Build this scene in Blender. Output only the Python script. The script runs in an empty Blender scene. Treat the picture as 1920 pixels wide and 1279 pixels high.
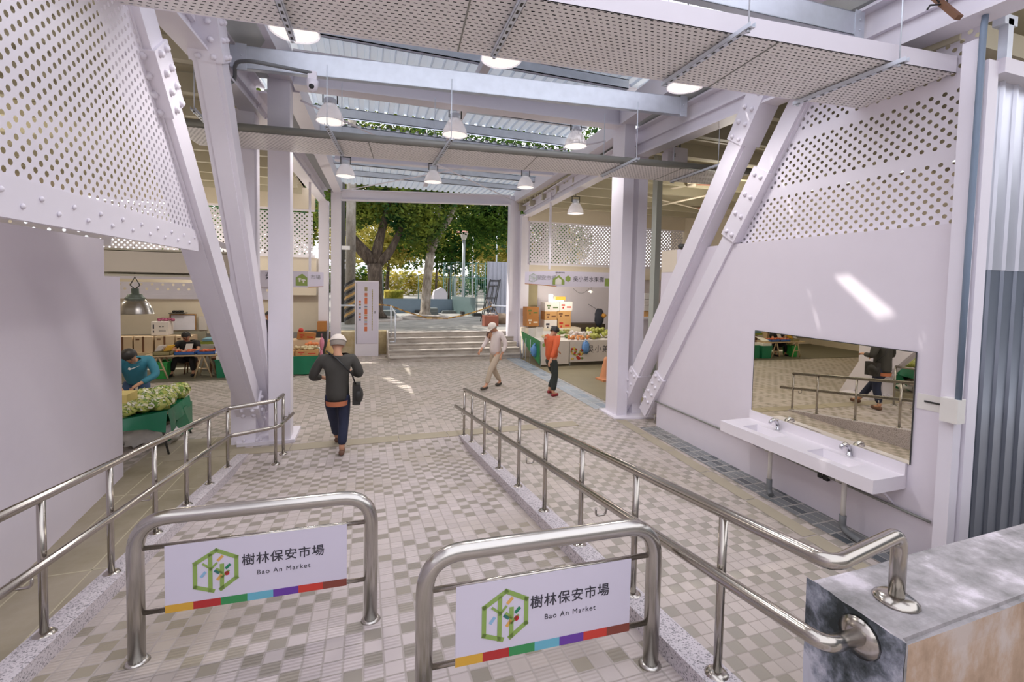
import bpy, bmesh, math, random
from mathutils import Vector, Matrix
random.seed(7)
SC = bpy.context.scene
COL = SC.collection
PI = math.pi
V = Vector

# ------------------------------------------------------------------ camera frame (survey of the photograph)
FPX, CY, YAW, PITCH, ROLL = 839.606, 568.534, 0.316583, 0.0434354, 0.019757
EYE = V((0, 0, 2.5))
def _frame():
    cy, sy = math.cos(YAW), math.sin(YAW)
    r = V((cy, -sy, 0)); f = V((sy, cy, 0)); u = V((0, 0, 1))
    f2 = f*math.cos(PITCH) - u*math.sin(PITCH); u2 = u*math.cos(PITCH) + f*math.sin(PITCH)
    return r*math.cos(ROLL)+u2*math.sin(ROLL), u2*math.cos(ROLL)-r*math.sin(ROLL), f2
CR, CU, CF = _frame()
def ray(px, py): return CR*((px-960)/FPX) - CU*((py-CY)/FPX) + CF
def rx(px, py, x): r = ray(px, py); return EYE + r*(x/r.x)
def ry(px, py, y): r = ray(px, py); return EYE + r*(y/r.y)
def rz(px, py, z): r = ray(px, py); return EYE + r*((z-EYE.z)/r.z)

cd = bpy.data.cameras.new('camera'); cam = bpy.data.objects.new('camera', cd); COL.objects.link(cam)
cd.sensor_width = 36; cd.lens = FPX/1920*36; cd.shift_y = -(639.5-CY)/1920; cd.clip_start = .05; cd.clip_end = 400
m = Matrix.Identity(4)
for i in range(3): m[i][0] = CR[i]; m[i][1] = CU[i]; m[i][2] = -CF[i]; m[i][3] = EYE[i]
cam.matrix_world = m; SC.camera = cam

# ------------------------------------------------------------------ materials
MATS = {}
def nodes(name):
    mt = bpy.data.materials.new(name); mt.use_nodes = True
    nt = mt.node_tree; b = nt.nodes['Principled BSDF']
    return mt, nt, b
def N(nt, typ, **kw):
    n = nt.nodes.new(typ)
    for k, v in kw.items(): setattr(n, k, v)
    return n
def srgb(r, g, b):
    f = lambda c: (c/12.92 if c <= .04045 else ((c+.055)/1.055)**2.4)
    return (f(r/255), f(g/255), f(b/255), 1)
def mat(name, rgb, rough=.5, metal=0., nscale=6., namt=.08, bump=0., bscale=30., spec=.5, alpha=1., trans=0.):
    if name in MATS: return MATS[name]
    mt, nt, b = nodes(name)
    c = srgb(*rgb)
    tc = N(nt, 'ShaderNodeTexCoord'); no = N(nt, 'ShaderNodeTexNoise'); no.inputs['Scale'].default_value = nscale; no.inputs['Detail'].default_value = 3
    nt.links.new(tc.outputs['Object'], no.inputs['Vector'])
    mx = N(nt, 'ShaderNodeMix', data_type='RGBA')
    mx.inputs['A'].default_value = tuple(min(1, v*(1-namt)) for v in c[:3])+(1,)
    mx.inputs['B'].default_value = tuple(min(1, v*(1+namt)) for v in c[:3])+(1,)
    nt.links.new(no.outputs['Fac'], mx.inputs['Factor']); nt.links.new(mx.outputs['Result'], b.inputs['Base Color'])
    b.inputs['Roughness'].default_value = rough; b.inputs['Metallic'].default_value = metal
    b.inputs['Specular IOR Level'].default_value = spec
    if alpha < 1: b.inputs['Alpha'].default_value = alpha
    if trans > 0: b.inputs['Transmission Weight'].default_value = trans
    if bump > 0:
        n2 = N(nt, 'ShaderNodeTexNoise'); n2.inputs['Scale'].default_value = bscale
        bp = N(nt, 'ShaderNodeBump'); bp.inputs['Strength'].default_value = bump; bp.inputs['Distance'].default_value = .01
        nt.links.new(tc.outputs['Object'], n2.inputs['Vector']); nt.links.new(n2.outputs['Fac'], bp.inputs['Height']); nt.links.new(bp.outputs['Normal'], b.inputs['Normal'])
    MATS[name] = mt
    return mt
def emis(name, rgb, st):
    mt, nt, b = nodes(name)
    b.inputs['Base Color'].default_value = srgb(*rgb); b.inputs['Emission Color'].default_value = srgb(*rgb); b.inputs['Emission Strength'].default_value = st
    MATS[name] = mt; return mt
def math_n(nt, op, a, bv=None):
    n = N(nt, 'ShaderNodeMath', operation=op)
    if isinstance(a, (int, float)): n.inputs[0].default_value = a
    else: nt.links.new(a, n.inputs[0])
    if bv is not None:
        if isinstance(bv, (int, float)): n.inputs[1].default_value = bv
        else: nt.links.new(bv, n.inputs[1])
    return n.outputs[0]
def tile_mat(name, size, light, dark, grout, fdark=.3, gw=.05, rough=.55, ridge=False, soil=(150,138,110), soil_amt=.35, rot=0., offset=False):
    """square pavers laid in a grid, light ones mixed with dark ones, with grout; world-space"""
    mt, nt, b = nodes(name)
    ge = N(nt, 'ShaderNodeNewGeometry'); mp = N(nt, 'ShaderNodeMapping')
    mp.inputs['Scale'].default_value = (1/size[0], 1/size[1], 1); mp.inputs['Rotation'].default_value = (0, 0, rot)
    nt.links.new(ge.outputs['Position'], mp.inputs['Vector'])
    sp = N(nt, 'ShaderNodeSeparateXYZ'); nt.links.new(mp.outputs['Vector'], sp.inputs[0])
    x, y = sp.outputs[0], sp.outputs[1]
    fx, fy = math_n(nt, 'FRACT', x), math_n(nt, 'FRACT', y)
    ix, iy = math_n(nt, 'FLOOR', x), math_n(nt, 'FLOOR', y)
    cb = N(nt, 'ShaderNodeCombineXYZ'); nt.links.new(ix, cb.inputs[0]); nt.links.new(iy, cb.inputs[1])
    wn = N(nt, 'ShaderNodeTexWhiteNoise', noise_dimensions='2D'); nt.links.new(cb.outputs[0], wn.inputs['Vector'])
    # dark pavers alternate along every second column of the grid, never two lights in a long run
    par = math_n(nt, 'MODULO', math_n(nt, 'ABSOLUTE', math_n(nt, 'ADD', ix, iy)), 2.)
    isd = math_n(nt, 'MULTIPLY', math_n(nt, 'LESS_THAN', wn.outputs['Value'], fdark), math_n(nt, 'GREATER_THAN', par, .5))
    vr = N(nt, 'ShaderNodeSeparateColor'); nt.links.new(wn.outputs['Color'], vr.inputs[0])
    var = math_n(nt, 'ADD', math_n(nt, 'MULTIPLY', vr.outputs[1], .16), .92)
    m1 = N(nt, 'ShaderNodeMix', data_type='RGBA'); m1.inputs['A'].default_value = srgb(*light); m1.inputs['B'].default_value = srgb(*dark)
    nt.links.new(isd, m1.inputs['Factor'])
    no = N(nt, 'ShaderNodeTexNoise'); no.inputs['Scale'].default_value = .9; no.inputs['Detail'].default_value = 5
    nt.links.new(ge.outputs['Position'], no.inputs['Vector'])
    sr = N(nt, 'ShaderNodeMapRange'); sr.inputs['From Min'].default_value = .45; sr.inputs['From Max'].default_value = .75; sr.inputs['To Max'].default_value = soil_amt
    nt.links.new(no.outputs['Fac'], sr.inputs['Value'])
    m2 = N(nt, 'ShaderNodeMix', data_type='RGBA'); nt.links.new(sr.outputs[0], m2.inputs['Factor'])
    nt.links.new(m1.outputs['Result'], m2.inputs['A']); m2.inputs['B'].default_value = srgb(*soil)
    m3 = N(nt, 'ShaderNodeMix', data_type='RGBA', blend_type='MULTIPLY'); m3.inputs['Factor'].default_value = 1
    cv = N(nt, 'ShaderNodeCombineColor')
    for i in range(3): nt.links.new(var, cv.inputs[i])
    nt.links.new(m2.outputs['Result'], m3.inputs['A']); nt.links.new(cv.outputs[0], m3.inputs['B'])
    e = math_n(nt, 'MINIMUM', math_n(nt, 'MINIMUM', fx, math_n(nt, 'SUBTRACT', 1., fx)), math_n(nt, 'MINIMUM', fy, math_n(nt, 'SUBTRACT', 1., fy)))
    g = math_n(nt, 'LESS_THAN', e, gw)
    m4 = N(nt, 'ShaderNodeMix', data_type='RGBA'); nt.links.new(g, m4.inputs['Factor']); nt.links.new(m3.outputs['Result'], m4.inputs['A']); m4.inputs['B'].default_value = srgb(*grout)
    nt.links.new(m4.outputs['Result'], b.inputs['Base Color'])
    h = math_n(nt, 'MINIMUM', math_n(nt, 'MULTIPLY', e, 12.), 1.)
    if ridge:
        w = math_n(nt, 'SINE', math_n(nt, 'MULTIPLY', fy, 2*PI*4))
        w = math_n(nt, 'MULTIPLY', math_n(nt, 'ADD', w, 1.), .5)
        w = math_n(nt, 'MULTIPLY', w, math_n(nt, 'GREATER_THAN', vr.outputs[2], .35))
        h = math_n(nt, 'SUBTRACT', h, math_n(nt, 'MULTIPLY', w, .8))
    bp = N(nt, 'ShaderNodeBump'); bp.inputs['Strength'].default_value = .55; bp.inputs['Distance'].default_value = .006
    nt.links.new(h, bp.inputs['Height']); nt.links.new(bp.outputs['Normal'], b.inputs['Normal'])
    b.inputs['Roughness'].default_value = rough
    MATS[name] = mt; return mt
def speckle_mat(name, base, dark, scale, thr=.62, rough=.6):
    mt, nt, b = nodes(name)
    ge = N(nt, 'ShaderNodeNewGeometry'); vo = N(nt, 'ShaderNodeTexVoronoi'); vo.inputs['Scale'].default_value = scale
    nt.links.new(ge.outputs['Position'], vo.inputs['Vector'])
    sc = N(nt, 'ShaderNodeSeparateColor'); nt.links.new(vo.outputs['Color'], sc.inputs[0])
    mr = N(nt, 'ShaderNodeMapRange'); mr.inputs['From Min'].default_value = thr; mr.inputs['From Max'].default_value = 1.; nt.links.new(sc.outputs[0], mr.inputs['Value'])
    mx = N(nt, 'ShaderNodeMix', data_type='RGBA'); mx.inputs['A'].default_value = srgb(*base); mx.inputs['B'].default_value = srgb(*dark)
    nt.links.new(mr.outputs[0], mx.inputs['Factor']); nt.links.new(mx.outputs['Result'], b.inputs['Base Color'])
    bp = N(nt, 'ShaderNodeBump'); bp.inputs['Strength'].default_value = .25; bp.inputs['Distance'].default_value = .004
    nt.links.new(sc.outputs[1], bp.inputs['Height']); nt.links.new(bp.outputs['Normal'], b.inputs['Normal'])
    b.inputs['Roughness'].default_value = rough
    MATS[name] = mt; return mt
def stain_mat(name, cols, scale, rough=.8, stretch=(1,1,1), bump=.4, lo=.33, hi=.68):
    """weathered surface: three tones broken up by noise"""
    mt, nt, b = nodes(name)
    tc = N(nt, 'ShaderNodeNewGeometry'); mp = N(nt, 'ShaderNodeMapping'); mp.inputs['Scale'].default_value = stretch
    nt.links.new(tc.outputs['Position'], mp.inputs['Vector'])
    no = N(nt, 'ShaderNodeTexNoise'); no.inputs['Scale'].default_value = scale; no.inputs['Detail'].default_value = 8; no.inputs['Roughness'].default_value = .65
    nt.links.new(mp.outputs['Vector'], no.inputs['Vector'])
    cr = N(nt, 'ShaderNodeValToRGB'); el = cr.color_ramp.elements
    el[0].position = lo; el[0].color = srgb(*cols[0]); el[1].position = hi; el[1].color = srgb(*cols[-1])
    for i, c in enumerate(cols[1:-1]):
        e = cr.color_ramp.elements.new(lo+(hi-lo)*(i+1)/(len(cols)-1)); e.color = srgb(*c)
    nt.links.new(no.outputs['Fac'], cr.inputs['Fac']); nt.links.new(cr.outputs['Color'], b.inputs['Base Color'])
    bp = N(nt, 'ShaderNodeBump'); bp.inputs['Strength'].default_value = bump; bp.inputs['Distance'].default_value = .01
    nt.links.new(no.outputs['Fac'], bp.inputs['Height']); nt.links.new(bp.outputs['Normal'], b.inputs['Normal'])
    b.inputs['Roughness'].default_value = rough
    MATS[name] = mt; return mt
def sheet_mat(name, rgb, tr=.6):
    mt = bpy.data.materials.new(name); mt.use_nodes = True; nt = mt.node_tree; nt.nodes.clear()
    out = N(nt, 'ShaderNodeOutputMaterial'); d = N(nt, 'ShaderNodeBsdfDiffuse'); t = N(nt, 'ShaderNodeBsdfTranslucent'); ms = N(nt, 'ShaderNodeMixShader'); ms.inputs[0].default_value = tr
    no = N(nt, 'ShaderNodeTexNoise'); no.inputs['Scale'].default_value = 2.; mx = N(nt, 'ShaderNodeMix', data_type='RGBA'); c = srgb(*rgb)
    mx.inputs['A'].default_value = c; mx.inputs['B'].default_value = tuple(v*.94 for v in c[:3])+(1,); nt.links.new(no.outputs['Fac'], mx.inputs['Factor'])
    for s in (d, t): nt.links.new(mx.outputs['Result'], s.inputs['Color'])
    nt.links.new(d.outputs[0], ms.inputs[1]); nt.links.new(t.outputs[0], ms.inputs[2]); nt.links.new(ms.outputs[0], out.inputs['Surface'])
    MATS[name] = mt; return mt
def leaf_mat(name, a, c, sc=1.2):
    mt = bpy.data.materials.new(name); mt.use_nodes = True; nt = mt.node_tree; nt.nodes.clear()
    out = N(nt, 'ShaderNodeOutputMaterial'); d = N(nt, 'ShaderNodeBsdfDiffuse'); t = N(nt, 'ShaderNodeBsdfTranslucent'); ms = N(nt, 'ShaderNodeMixShader'); ms.inputs[0].default_value = .4
    ge = N(nt, 'ShaderNodeNewGeometry'); no = N(nt, 'ShaderNodeTexNoise'); no.inputs['Scale'].default_value = sc; no.inputs['Detail'].default_value = 4
    nt.links.new(ge.outputs['Position'], no.inputs['Vector'])
    cr = N(nt, 'ShaderNodeValToRGB'); cr.color_ramp.elements[0].position = .35; cr.color_ramp.elements[1].position = .65
    cr.color_ramp.elements[0].color = srgb(*a); cr.color_ramp.elements[1].color = srgb(*c)
    nt.links.new(no.outputs['Fac'], cr.inputs['Fac'])
    for s in (d, t): nt.links.new(cr.outputs['Color'], s.inputs['Color'])
    nt.links.new(d.outputs[0], ms.inputs[1]); nt.links.new(t.outputs[0], ms.inputs[2]); nt.links.new(ms.outputs[0], out.inputs['Surface'])
    MATS[name] = mt; return mt

WHITE = mat('white_paint', (230, 225, 234), .42, namt=.02)
WALLP = mat('wall_paint', (224, 217, 226), .6, namt=.02)
CREAM = mat('cream_paint', (222, 210, 190), .6, namt=.03)
OLIVE = mat('beige_deck', (196, 188, 164), .55, namt=.05)
GALV = mat('galvanised_steel', (214, 220, 230), .38, .35, nscale=9, namt=.12)

STEEL = mat('stainless_steel', (178, 172, 164), .2, 1., namt=.04)
STEELD = mat('dull_stainless', (190, 186, 180), .24, 1., nscale=4, namt=.12)
GREYRAIL = mat('grey_rail', (140, 140, 134), .45, .3)
CORRL = mat('worn_shaded_corrugated', (146, 154, 168), .36, .85, nscale=2.5, namt=.16)  # lower sheet: scratched wear plus shade, both put into the darker colour
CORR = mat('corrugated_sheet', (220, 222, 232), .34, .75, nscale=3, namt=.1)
BLACK = mat('black_plastic', (32, 32, 34), .5)
DARK = mat('dark_metal', (70, 70, 68), .5, .5)
GREYP = mat('grey_pipe', (112, 114, 116), .55)
BLUEP = mat('blue_grey_pipe', (120, 136, 156), .5)
PVC = mat('white_pvc', (226, 222, 216), .45)
CHROME = mat('chrome', (210, 210, 215), .08, 1.)
MIRROR = mat('mirror_glass', (232, 226, 206), .01, 1., namt=0.)
STONE = mat('white_stone_counter', (233, 227, 233), .25, namt=.015)
GREEN = mat('green_tarpaulin', (18, 112, 78), .3, namt=.12, nscale=3)
GREENB = mat('green_bin', (22, 118, 84), .4)
GREENL = mat('bright_green_bin', (54, 160, 78), .4)
KRAFT = mat('kraft_cardboard', (196, 150, 96), .75, namt=.08)
KRAFTD = mat('brown_cardboard', (176, 118, 62), .75, namt=.1)
KRAFTL = mat('pale_cardboard', (214, 190, 158), .75, namt=.06)
WBOX = mat('white_carton', (222, 214, 208), .7, namt=.05)
INK = mat('ink_print', (58, 56, 66), .6, namt=0.)
RED = mat('red_plastic', (190, 52, 40), .45)
BLUE = mat('blue_plastic', (52, 98, 170), .4)
YELLOW = mat('yellow_plastic', (226, 176, 60), .5)
WOOD = mat('pale_wood', (200, 176, 140), .6, namt=.12)
BROWN = mat('brown_wood', (112, 74, 48), .6, namt=.15)
SIGNW = mat('sign_white', (214, 208, 224), .35, namt=.01)
SIGNG = mat('sign_green', (140, 160, 84), .5, namt=.02)
SKIN = mat('skin', (196, 146, 116), .55)
HAIR = mat('black_hair', (34, 30, 28), .5)
BAGBLUE = mat('blue_bag', (104, 150, 206), .3, namt=.25, nscale=14)
BAGW = mat('clear_bag', (222, 218, 214), .2, namt=.2, nscale=10)
PINK = mat('pink_bag', (206, 128, 148), .35, namt=.25, nscale=14)
LAMPGLASS = mat('prismatic_lamp_shade', (246, 244, 248), .12, 0., namt=.03, alpha=.62)
LAMPON = emis('lamp_lens', (255, 246, 240), .55)
TUBEON = emis('strip_light', (255, 250, 240), 4.)
TILE = tile_mat('floor_paver', (.105, .105), (186, 175, 169), (154, 147, 137), (160, 150, 140), .7, .03)
TILER = tile_mat('ramp_paver', (.1, .1), (190, 179, 177), (146, 138, 128), (172, 162, 156), .62, .05, ridge=True, soil=(146,134,104), soil_amt=.5)
TILED = tile_mat('wet_dark_tile', (.105, .19), (120, 124, 126), (82, 88, 92), (176, 172, 166), .5, .05, rough=.35)
TILEB = tile_mat('blue_grey_tile', (.2, .4), (158, 168, 180), (140, 152, 168), (196, 194, 194), .5, .03)
STRIP = mat('drain_stone', (166, 156, 136), .7, nscale=2, namt=.1)
CONC = stain_mat('left_concrete', [(136, 128, 104), (158, 148, 126), (172, 162, 146)], .8, .6, bump=.1)
TERRAZZO = speckle_mat('washed_terrazzo', (206, 198, 202), (112, 108, 112), 150, .62)
BLOCKT = stain_mat('weathered_cement_top', [(112, 110, 108), (142, 138, 138), (164, 158, 160), (204, 196, 202)], 4.5, .75, lo=.36, hi=.66)
BLOCKS = stain_mat('mouldy_cement_side', [(48, 54, 54), (92, 98, 104), (150, 154, 166), (204, 204, 214)], 5.5, .8, (1, 1, .8), lo=.38, hi=.62)
BLOCKF = stain_mat('peeling_tan_render', [(70, 62, 50), (150, 126, 104), (176, 150, 128), (190, 176, 168)], 2.6, .85, (1, 1, .7), lo=.34, hi=.64)
PLAZA = stain_mat('grey_plaza', [(120, 120, 116), (142, 140, 134), (160, 156, 150)], 1.5, .75, bump=.1)
STEPM = stain_mat('step_stone', [(150, 142, 134), (176, 168, 160), (190, 182, 176)], 2.5, .7, (1, 1, 3), bump=.1)
BARK = stain_mat('tree_bark', [(52, 42, 34), (78, 66, 54), (110, 98, 84)], 9, .9, (1, 1, .3))
BARKP = stain_mat('pale_bark', [(96, 84, 70), (146, 136, 122), (176, 168, 156)], 7, .9, (1, 1, .3))
CEMPOLE = stain_mat('concrete_pole', [(112, 106, 96), (140, 134, 124), (160, 156, 148)], 5, .85, (1, 1, .4))
LEAFA = leaf_mat('leaf_dark', (30, 62, 34), (92, 118, 48), 1.3)
LEAFB = leaf_mat('leaf_mid', (46, 84, 52), (132, 142, 58), 1.0)
LEAFC = leaf_mat('leaf_sunny', (126, 134, 60), (214, 196, 110), .8)
LEAFD = leaf_mat('leaf_bluish', (40, 88, 70), (112, 142, 84), 1.1)
DECK = sheet_mat('translucent_zinc_deck', (206, 213, 222), .13)  # zinc given some translucency so the sun brightens its underside
SKYSHEET = sheet_mat('added_translucent_sheet', (232, 236, 246))
VEG = mat('bagged_greens', (150, 164, 78), .3, nscale=22, namt=.5)

# ------------------------------------------------------------------ mesh builder
class MB:
    def __init__(s): s.v = []; s.f = []; s.mi = []; s.sm = []
    def add(s, vs, fs, mi=0, sm=False):
        o = len(s.v); s.v += [V(p) for p in vs]
        for f in fs: s.f.append([i+o for i in f]); s.mi.append(mi); s.sm.append(sm)
        return s
    def box(s, a, b, mi=0):
        x0, y0, z0 = a; x1, y1, z1 = b
        return s.add([(x0,y0,z0),(x1,y0,z0),(x1,y1,z0),(x0,y1,z0),(x0,y0,z1),(x1,y0,z1),(x1,y1,z1),(x0,y1,z1)],
                     [(0,3,2,1),(4,5,6,7),(0,1,5,4),(1,2,6,5),(2,3,7,6),(3,0,4,7)], mi)
    def obox(s, c, ux, uy, uz, mi=0):
        """oriented box: centre and three half-axis vectors"""
        c, ux, uy, uz = V(c), V(ux), V(uy), V(uz)
        P = [c+ux*i+uy*j+uz*k for k in (-1,1) for (i,j) in ((-1,-1),(1,-1),(1,1),(-1,1))]
        return s.add(P, [(0,3,2,1),(4,5,6,7),(0,1,5,4),(1,2,6,5),(2,3,7,6),(3,0,4,7)], mi)
    def bar(s, p, q, w, h, up=(0,0,1), mi=0):
        """rectangular bar from p to q, w across, h along 'up'"""
        p, q = V(p), V(q); d = (q-p); L = d.length; d.normalize(); up = V(up)
        a = d.cross(up)
        if a.length < 1e-4: a = d.cross(V((0,1,0)))
        a.normalize(); u = a.cross(d).normalized()
        return s.obox((p+q)/2, a*w/2, d*L/2, u*h/2, mi)
    def ibeam(s, p, q, w, h, up=(0,0,1), tf=.025, tw=.015, mi=0):
        """I-section, p-q along the middle of the bottom face"""
        p, q = V(p), V(q); up = V(up).normalized()
        s.bar(p+up*tf/2, q+up*tf/2, w, tf, up, mi); s.bar(p+up*(h-tf/2), q+up*(h-tf/2), w, tf, up, mi)
        return s.bar(p+up*h/2, q+up*h/2, tw, h-2*tf, up, mi)
    def tube(s, pts, r, n=10, cap=True, mi=0, closed=False):
        pts = [V(p) for p in pts]; m = len(pts); rs = r if isinstance(r, (list, tuple)) else [r]*m
        ts = []
        for i in range(m):
            a = pts[i-1] if (i > 0 or closed) else pts[i]; b = pts[(i+1) % m] if (i < m-1 or closed) else pts[i]
            ts.append((b-a).normalized())
        ref = V((0,0,1)) if abs(ts[0].z) < .9 else V((1,0,0))
        nrm = ts[0].cross(ref).normalized(); vs = []
        for i in range(m):
            nrm = (nrm - ts[i]*nrm.dot(ts[i]))
            if nrm.length < 1e-5: nrm = ts[i].cross(V((.3,.5,.8)))
            nrm.normalize(); bn = ts[i].cross(nrm)
            for k in range(n):
                a = 2*PI*k/n; vs.append(pts[i]+(nrm*math.cos(a)+bn*math.sin(a))*rs[i])
        fs = []
        for i in range(m if closed else m-1):
            j = (i+1) % m
            for k in range(n): fs.append((i*n+k, i*n+(k+1)%n, j*n+(k+1)%n, j*n+k))
        s.add(vs, fs, mi, True)
        if cap and not closed:
            o = len(s.v)-m*n
            s.f.append([o+k for k in reversed(range(n))]); s.mi.append(mi); s.sm.append(False)
            s.f.append([o+(m-1)*n+k for k in range(n)]); s.mi.append(mi); s.sm.append(False)
        return s
    def cyl(s, c, r, z0, z1, n=16, mi=0, r2=None):
        return s.tube([(c[0],c[1],z0),(c[0],c[1],z1)], [r, r if r2 is None else r2], n, True, mi)
    def lathe(s, prof, c=(0,0,0), n=20, mi=0, sm=True):
        vs = []
        for (r, z) in prof:
            for k in range(n): a = 2*PI*k/n; vs.append((c[0]+r*math.cos(a), c[1]+r*math.sin(a), c[2]+z))
        fs = [(i*n+k, i*n+(k+1)%n, (i+1)*n+(k+1)%n, (i+1)*n+k) for i in range(len(prof)-1) for k in range(n)]
        return s.add(vs, fs, mi, sm)
    def ball(s, c, r, n=8, m=6, mi=0, jit=0.):
        c = V(c); r = V((r,r,r)) if isinstance(r, (int,float)) else V(r)
        vs = [c+V((0,0,-r.z))]
        for i in range(1, m):
            t = -PI/2+PI*i/m
            for k in range(n):
                a = 2*PI*k/n; j = 1+random.uniform(-jit, jit)
                vs.append(c+V((r.x*math.cos(t)*math.cos(a)*j, r.y*math.cos(t)*math.sin(a)*j, r.z*math.sin(t)*j)))
        vs.append(c+V((0,0,r.z)))
        fs = [(0, 1+(k+1)%n, 1+k) for k in range(n)]
        for i in range(m-2):
            for k in range(n): fs.append((1+i*n+k, 1+i*n+(k+1)%n, 1+(i+1)*n+(k+1)%n, 1+(i+1)*n+k))
        fs += [(1+(m-2)*n+k, 1+(m-2)*n+(k+1)%n, len(vs)-1) for k in range(n)]
        return s.add(vs, fs, mi, True)
    def prism(s, poly, d, mi=0):
        """closed polygon (3-D points) pushed along vector d"""
        poly = [V(p) for p in poly]; d = V(d); n = len(poly)
        s.add(poly+[p+d for p in poly], [tuple(reversed(range(n))), tuple(range(n, 2*n))]+[(k, (k+1)%n, n+(k+1)%n, n+k) for k in range(n)], mi)
        return s
    def quad(s, a, b, c, d, mi=0): return s.add([a,b,c,d], [(0,1,2,3)], mi)
    def build(s, name, mats, parent=None, clip=None, local=False, origin=None):
        me = bpy.data.meshes.new(name)
        mats = mats if isinstance(mats, (list, tuple)) else [mats]
        off = V((0,0,0))
        if not local:
            if parent is not None: off = rootloc(parent)
            elif origin is not None: off = V(origin)
            elif s.v:
                lo = [min(p[i] for p in s.v) for i in range(3)]; hi = [max(p[i] for p in s.v) for i in range(3)]
                off = V(((lo[0]+hi[0])/2, (lo[1]+hi[1])/2, lo[2]))
        me.from_pydata([tuple(p-off) for p in s.v], [], s.f)
        for mm in mats: me.materials.append(mm)
        me.polygons.foreach_set('material_index', s.mi); me.polygons.foreach_set('use_smooth', s.sm)
        bm = bmesh.new(); bm.from_mesh(me)
        if clip:
            for (co, no) in clip:
                bmesh.ops.bisect_plane(bm, geom=bm.verts[:]+bm.edges[:]+bm.faces[:], plane_co=V(co)-off, plane_no=V(no), clear_outer=True)
        bmesh.ops.recalc_face_normals(bm, faces=bm.faces[:])
        bm.to_mesh(me); bm.free()
        o = bpy.data.objects.new(name, me); COL.objects.link(o)
        if parent is not None: o.parent = parent
        elif not local: o.location = off
        return o
def rootloc(o):
    p = V((0,0,0))
    while o is not None: p += o.location; o = o.parent
    return p
def tag(o, label, cat, group=None, kind=None):
    o['label'] = label; o['category'] = cat
    if group: o['group'] = group
    if kind: o['kind'] = kind
    return o
def thing(name, label, cat, loc=(0,0,0), group=None, kind=None, rotz=0):
    o = bpy.data.objects.new(name, None); COL.objects.link(o); o.location = V(loc); o.rotation_euler = (0,0,rotz); o.empty_display_size = .1
    return tag(o, label, cat, group, kind)
def dup(root, loc, rotz=None, label=None, scale=None, group=None):
    def cp(o, par):
        c = o.copy(); COL.objects.link(c); c.parent = par
        for ch in [x for x in bpy.data.objects if x.parent == o]: cp(ch, c)
        return c
    r = cp(root, None); r.location = V(loc)
    if rotz is not None: r.rotation_euler = (0,0,rotz)
    if scale is not None: r.scale = (scale,)*3 if isinstance(scale,(int,float)) else scale
    if label: r['label'] = label
    if group: r['group'] = group
    return r
def text(body, name, size, loc, xdir, ydir, mt, parent=None, align='CENTER', ext=.0008, space=1., width=None, bold=.0):
    cu = bpy.data.curves.new(name, 'FONT'); cu.body = body; cu.size = size; cu.align_x = align; cu.align_y = 'CENTER'; cu.extrude = ext; cu.space_character = space; cu.offset = size*bold
    cu.materials.append(mt)
    o = bpy.data.objects.new(name, cu); COL.objects.link(o)
    x = V(xdir).normalized(); y = V(ydir).normalized(); z = x.cross(y).normalized(); y = z.cross(x)
    off = rootloc(parent) if parent is not None else V((0,0,0))
    mm = Matrix.Identity(4)
    for i in range(3): mm[i][0] = x[i]; mm[i][1] = y[i]; mm[i][2] = z[i]; mm[i][3] = V(loc)[i]-off[i]
    bpy.context.view_layer.update()
    k = width/max(1e-6, o.dimensions.x) if width else 1.
    me = bpy.data.meshes.new_from_object(o); bpy.data.objects.remove(o); me.transform(Matrix.Scale(k, 4))
    o = bpy.data.objects.new(name, me); COL.objects.link(o)
    if parent is not None: o.parent = parent
    o.matrix_local = mm
    return o
def struct(o, label=None, cat='structure'):
    o['kind'] = 'structure'
    if label: o['label'] = label; o['category'] = cat
    return o
def arc(c, r, a0, a1, ux, uy, n=6):
    c, ux, uy = V(c), V(ux), V(uy)
    return [c+ux*(r*math.cos(a0+(a1-a0)*i/n))+uy*(r*math.sin(a0+(a1-a0)*i/n)) for i in range(n+1)]
def bend(pts, r=.06, n=5):
    """round the corners of a polyline"""
    pts = [V(p) for p in pts]; out = [pts[0]]
    for i in range(1, len(pts)-1):
        a, b, c = pts[i-1], pts[i], pts[i+1]
        d1 = (a-b); d2 = (c-b); rr = min(r, d1.length*.49, d2.length*.49)
        p, q = b+d1.normalized()*rr, b+d2.normalized()*rr
        for k in range(n+1):
            t = k/n; out.append(p*(1-t)**2+b*2*t*(1-t)+q*t*t)
    out.append(pts[-1]); return out
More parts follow.
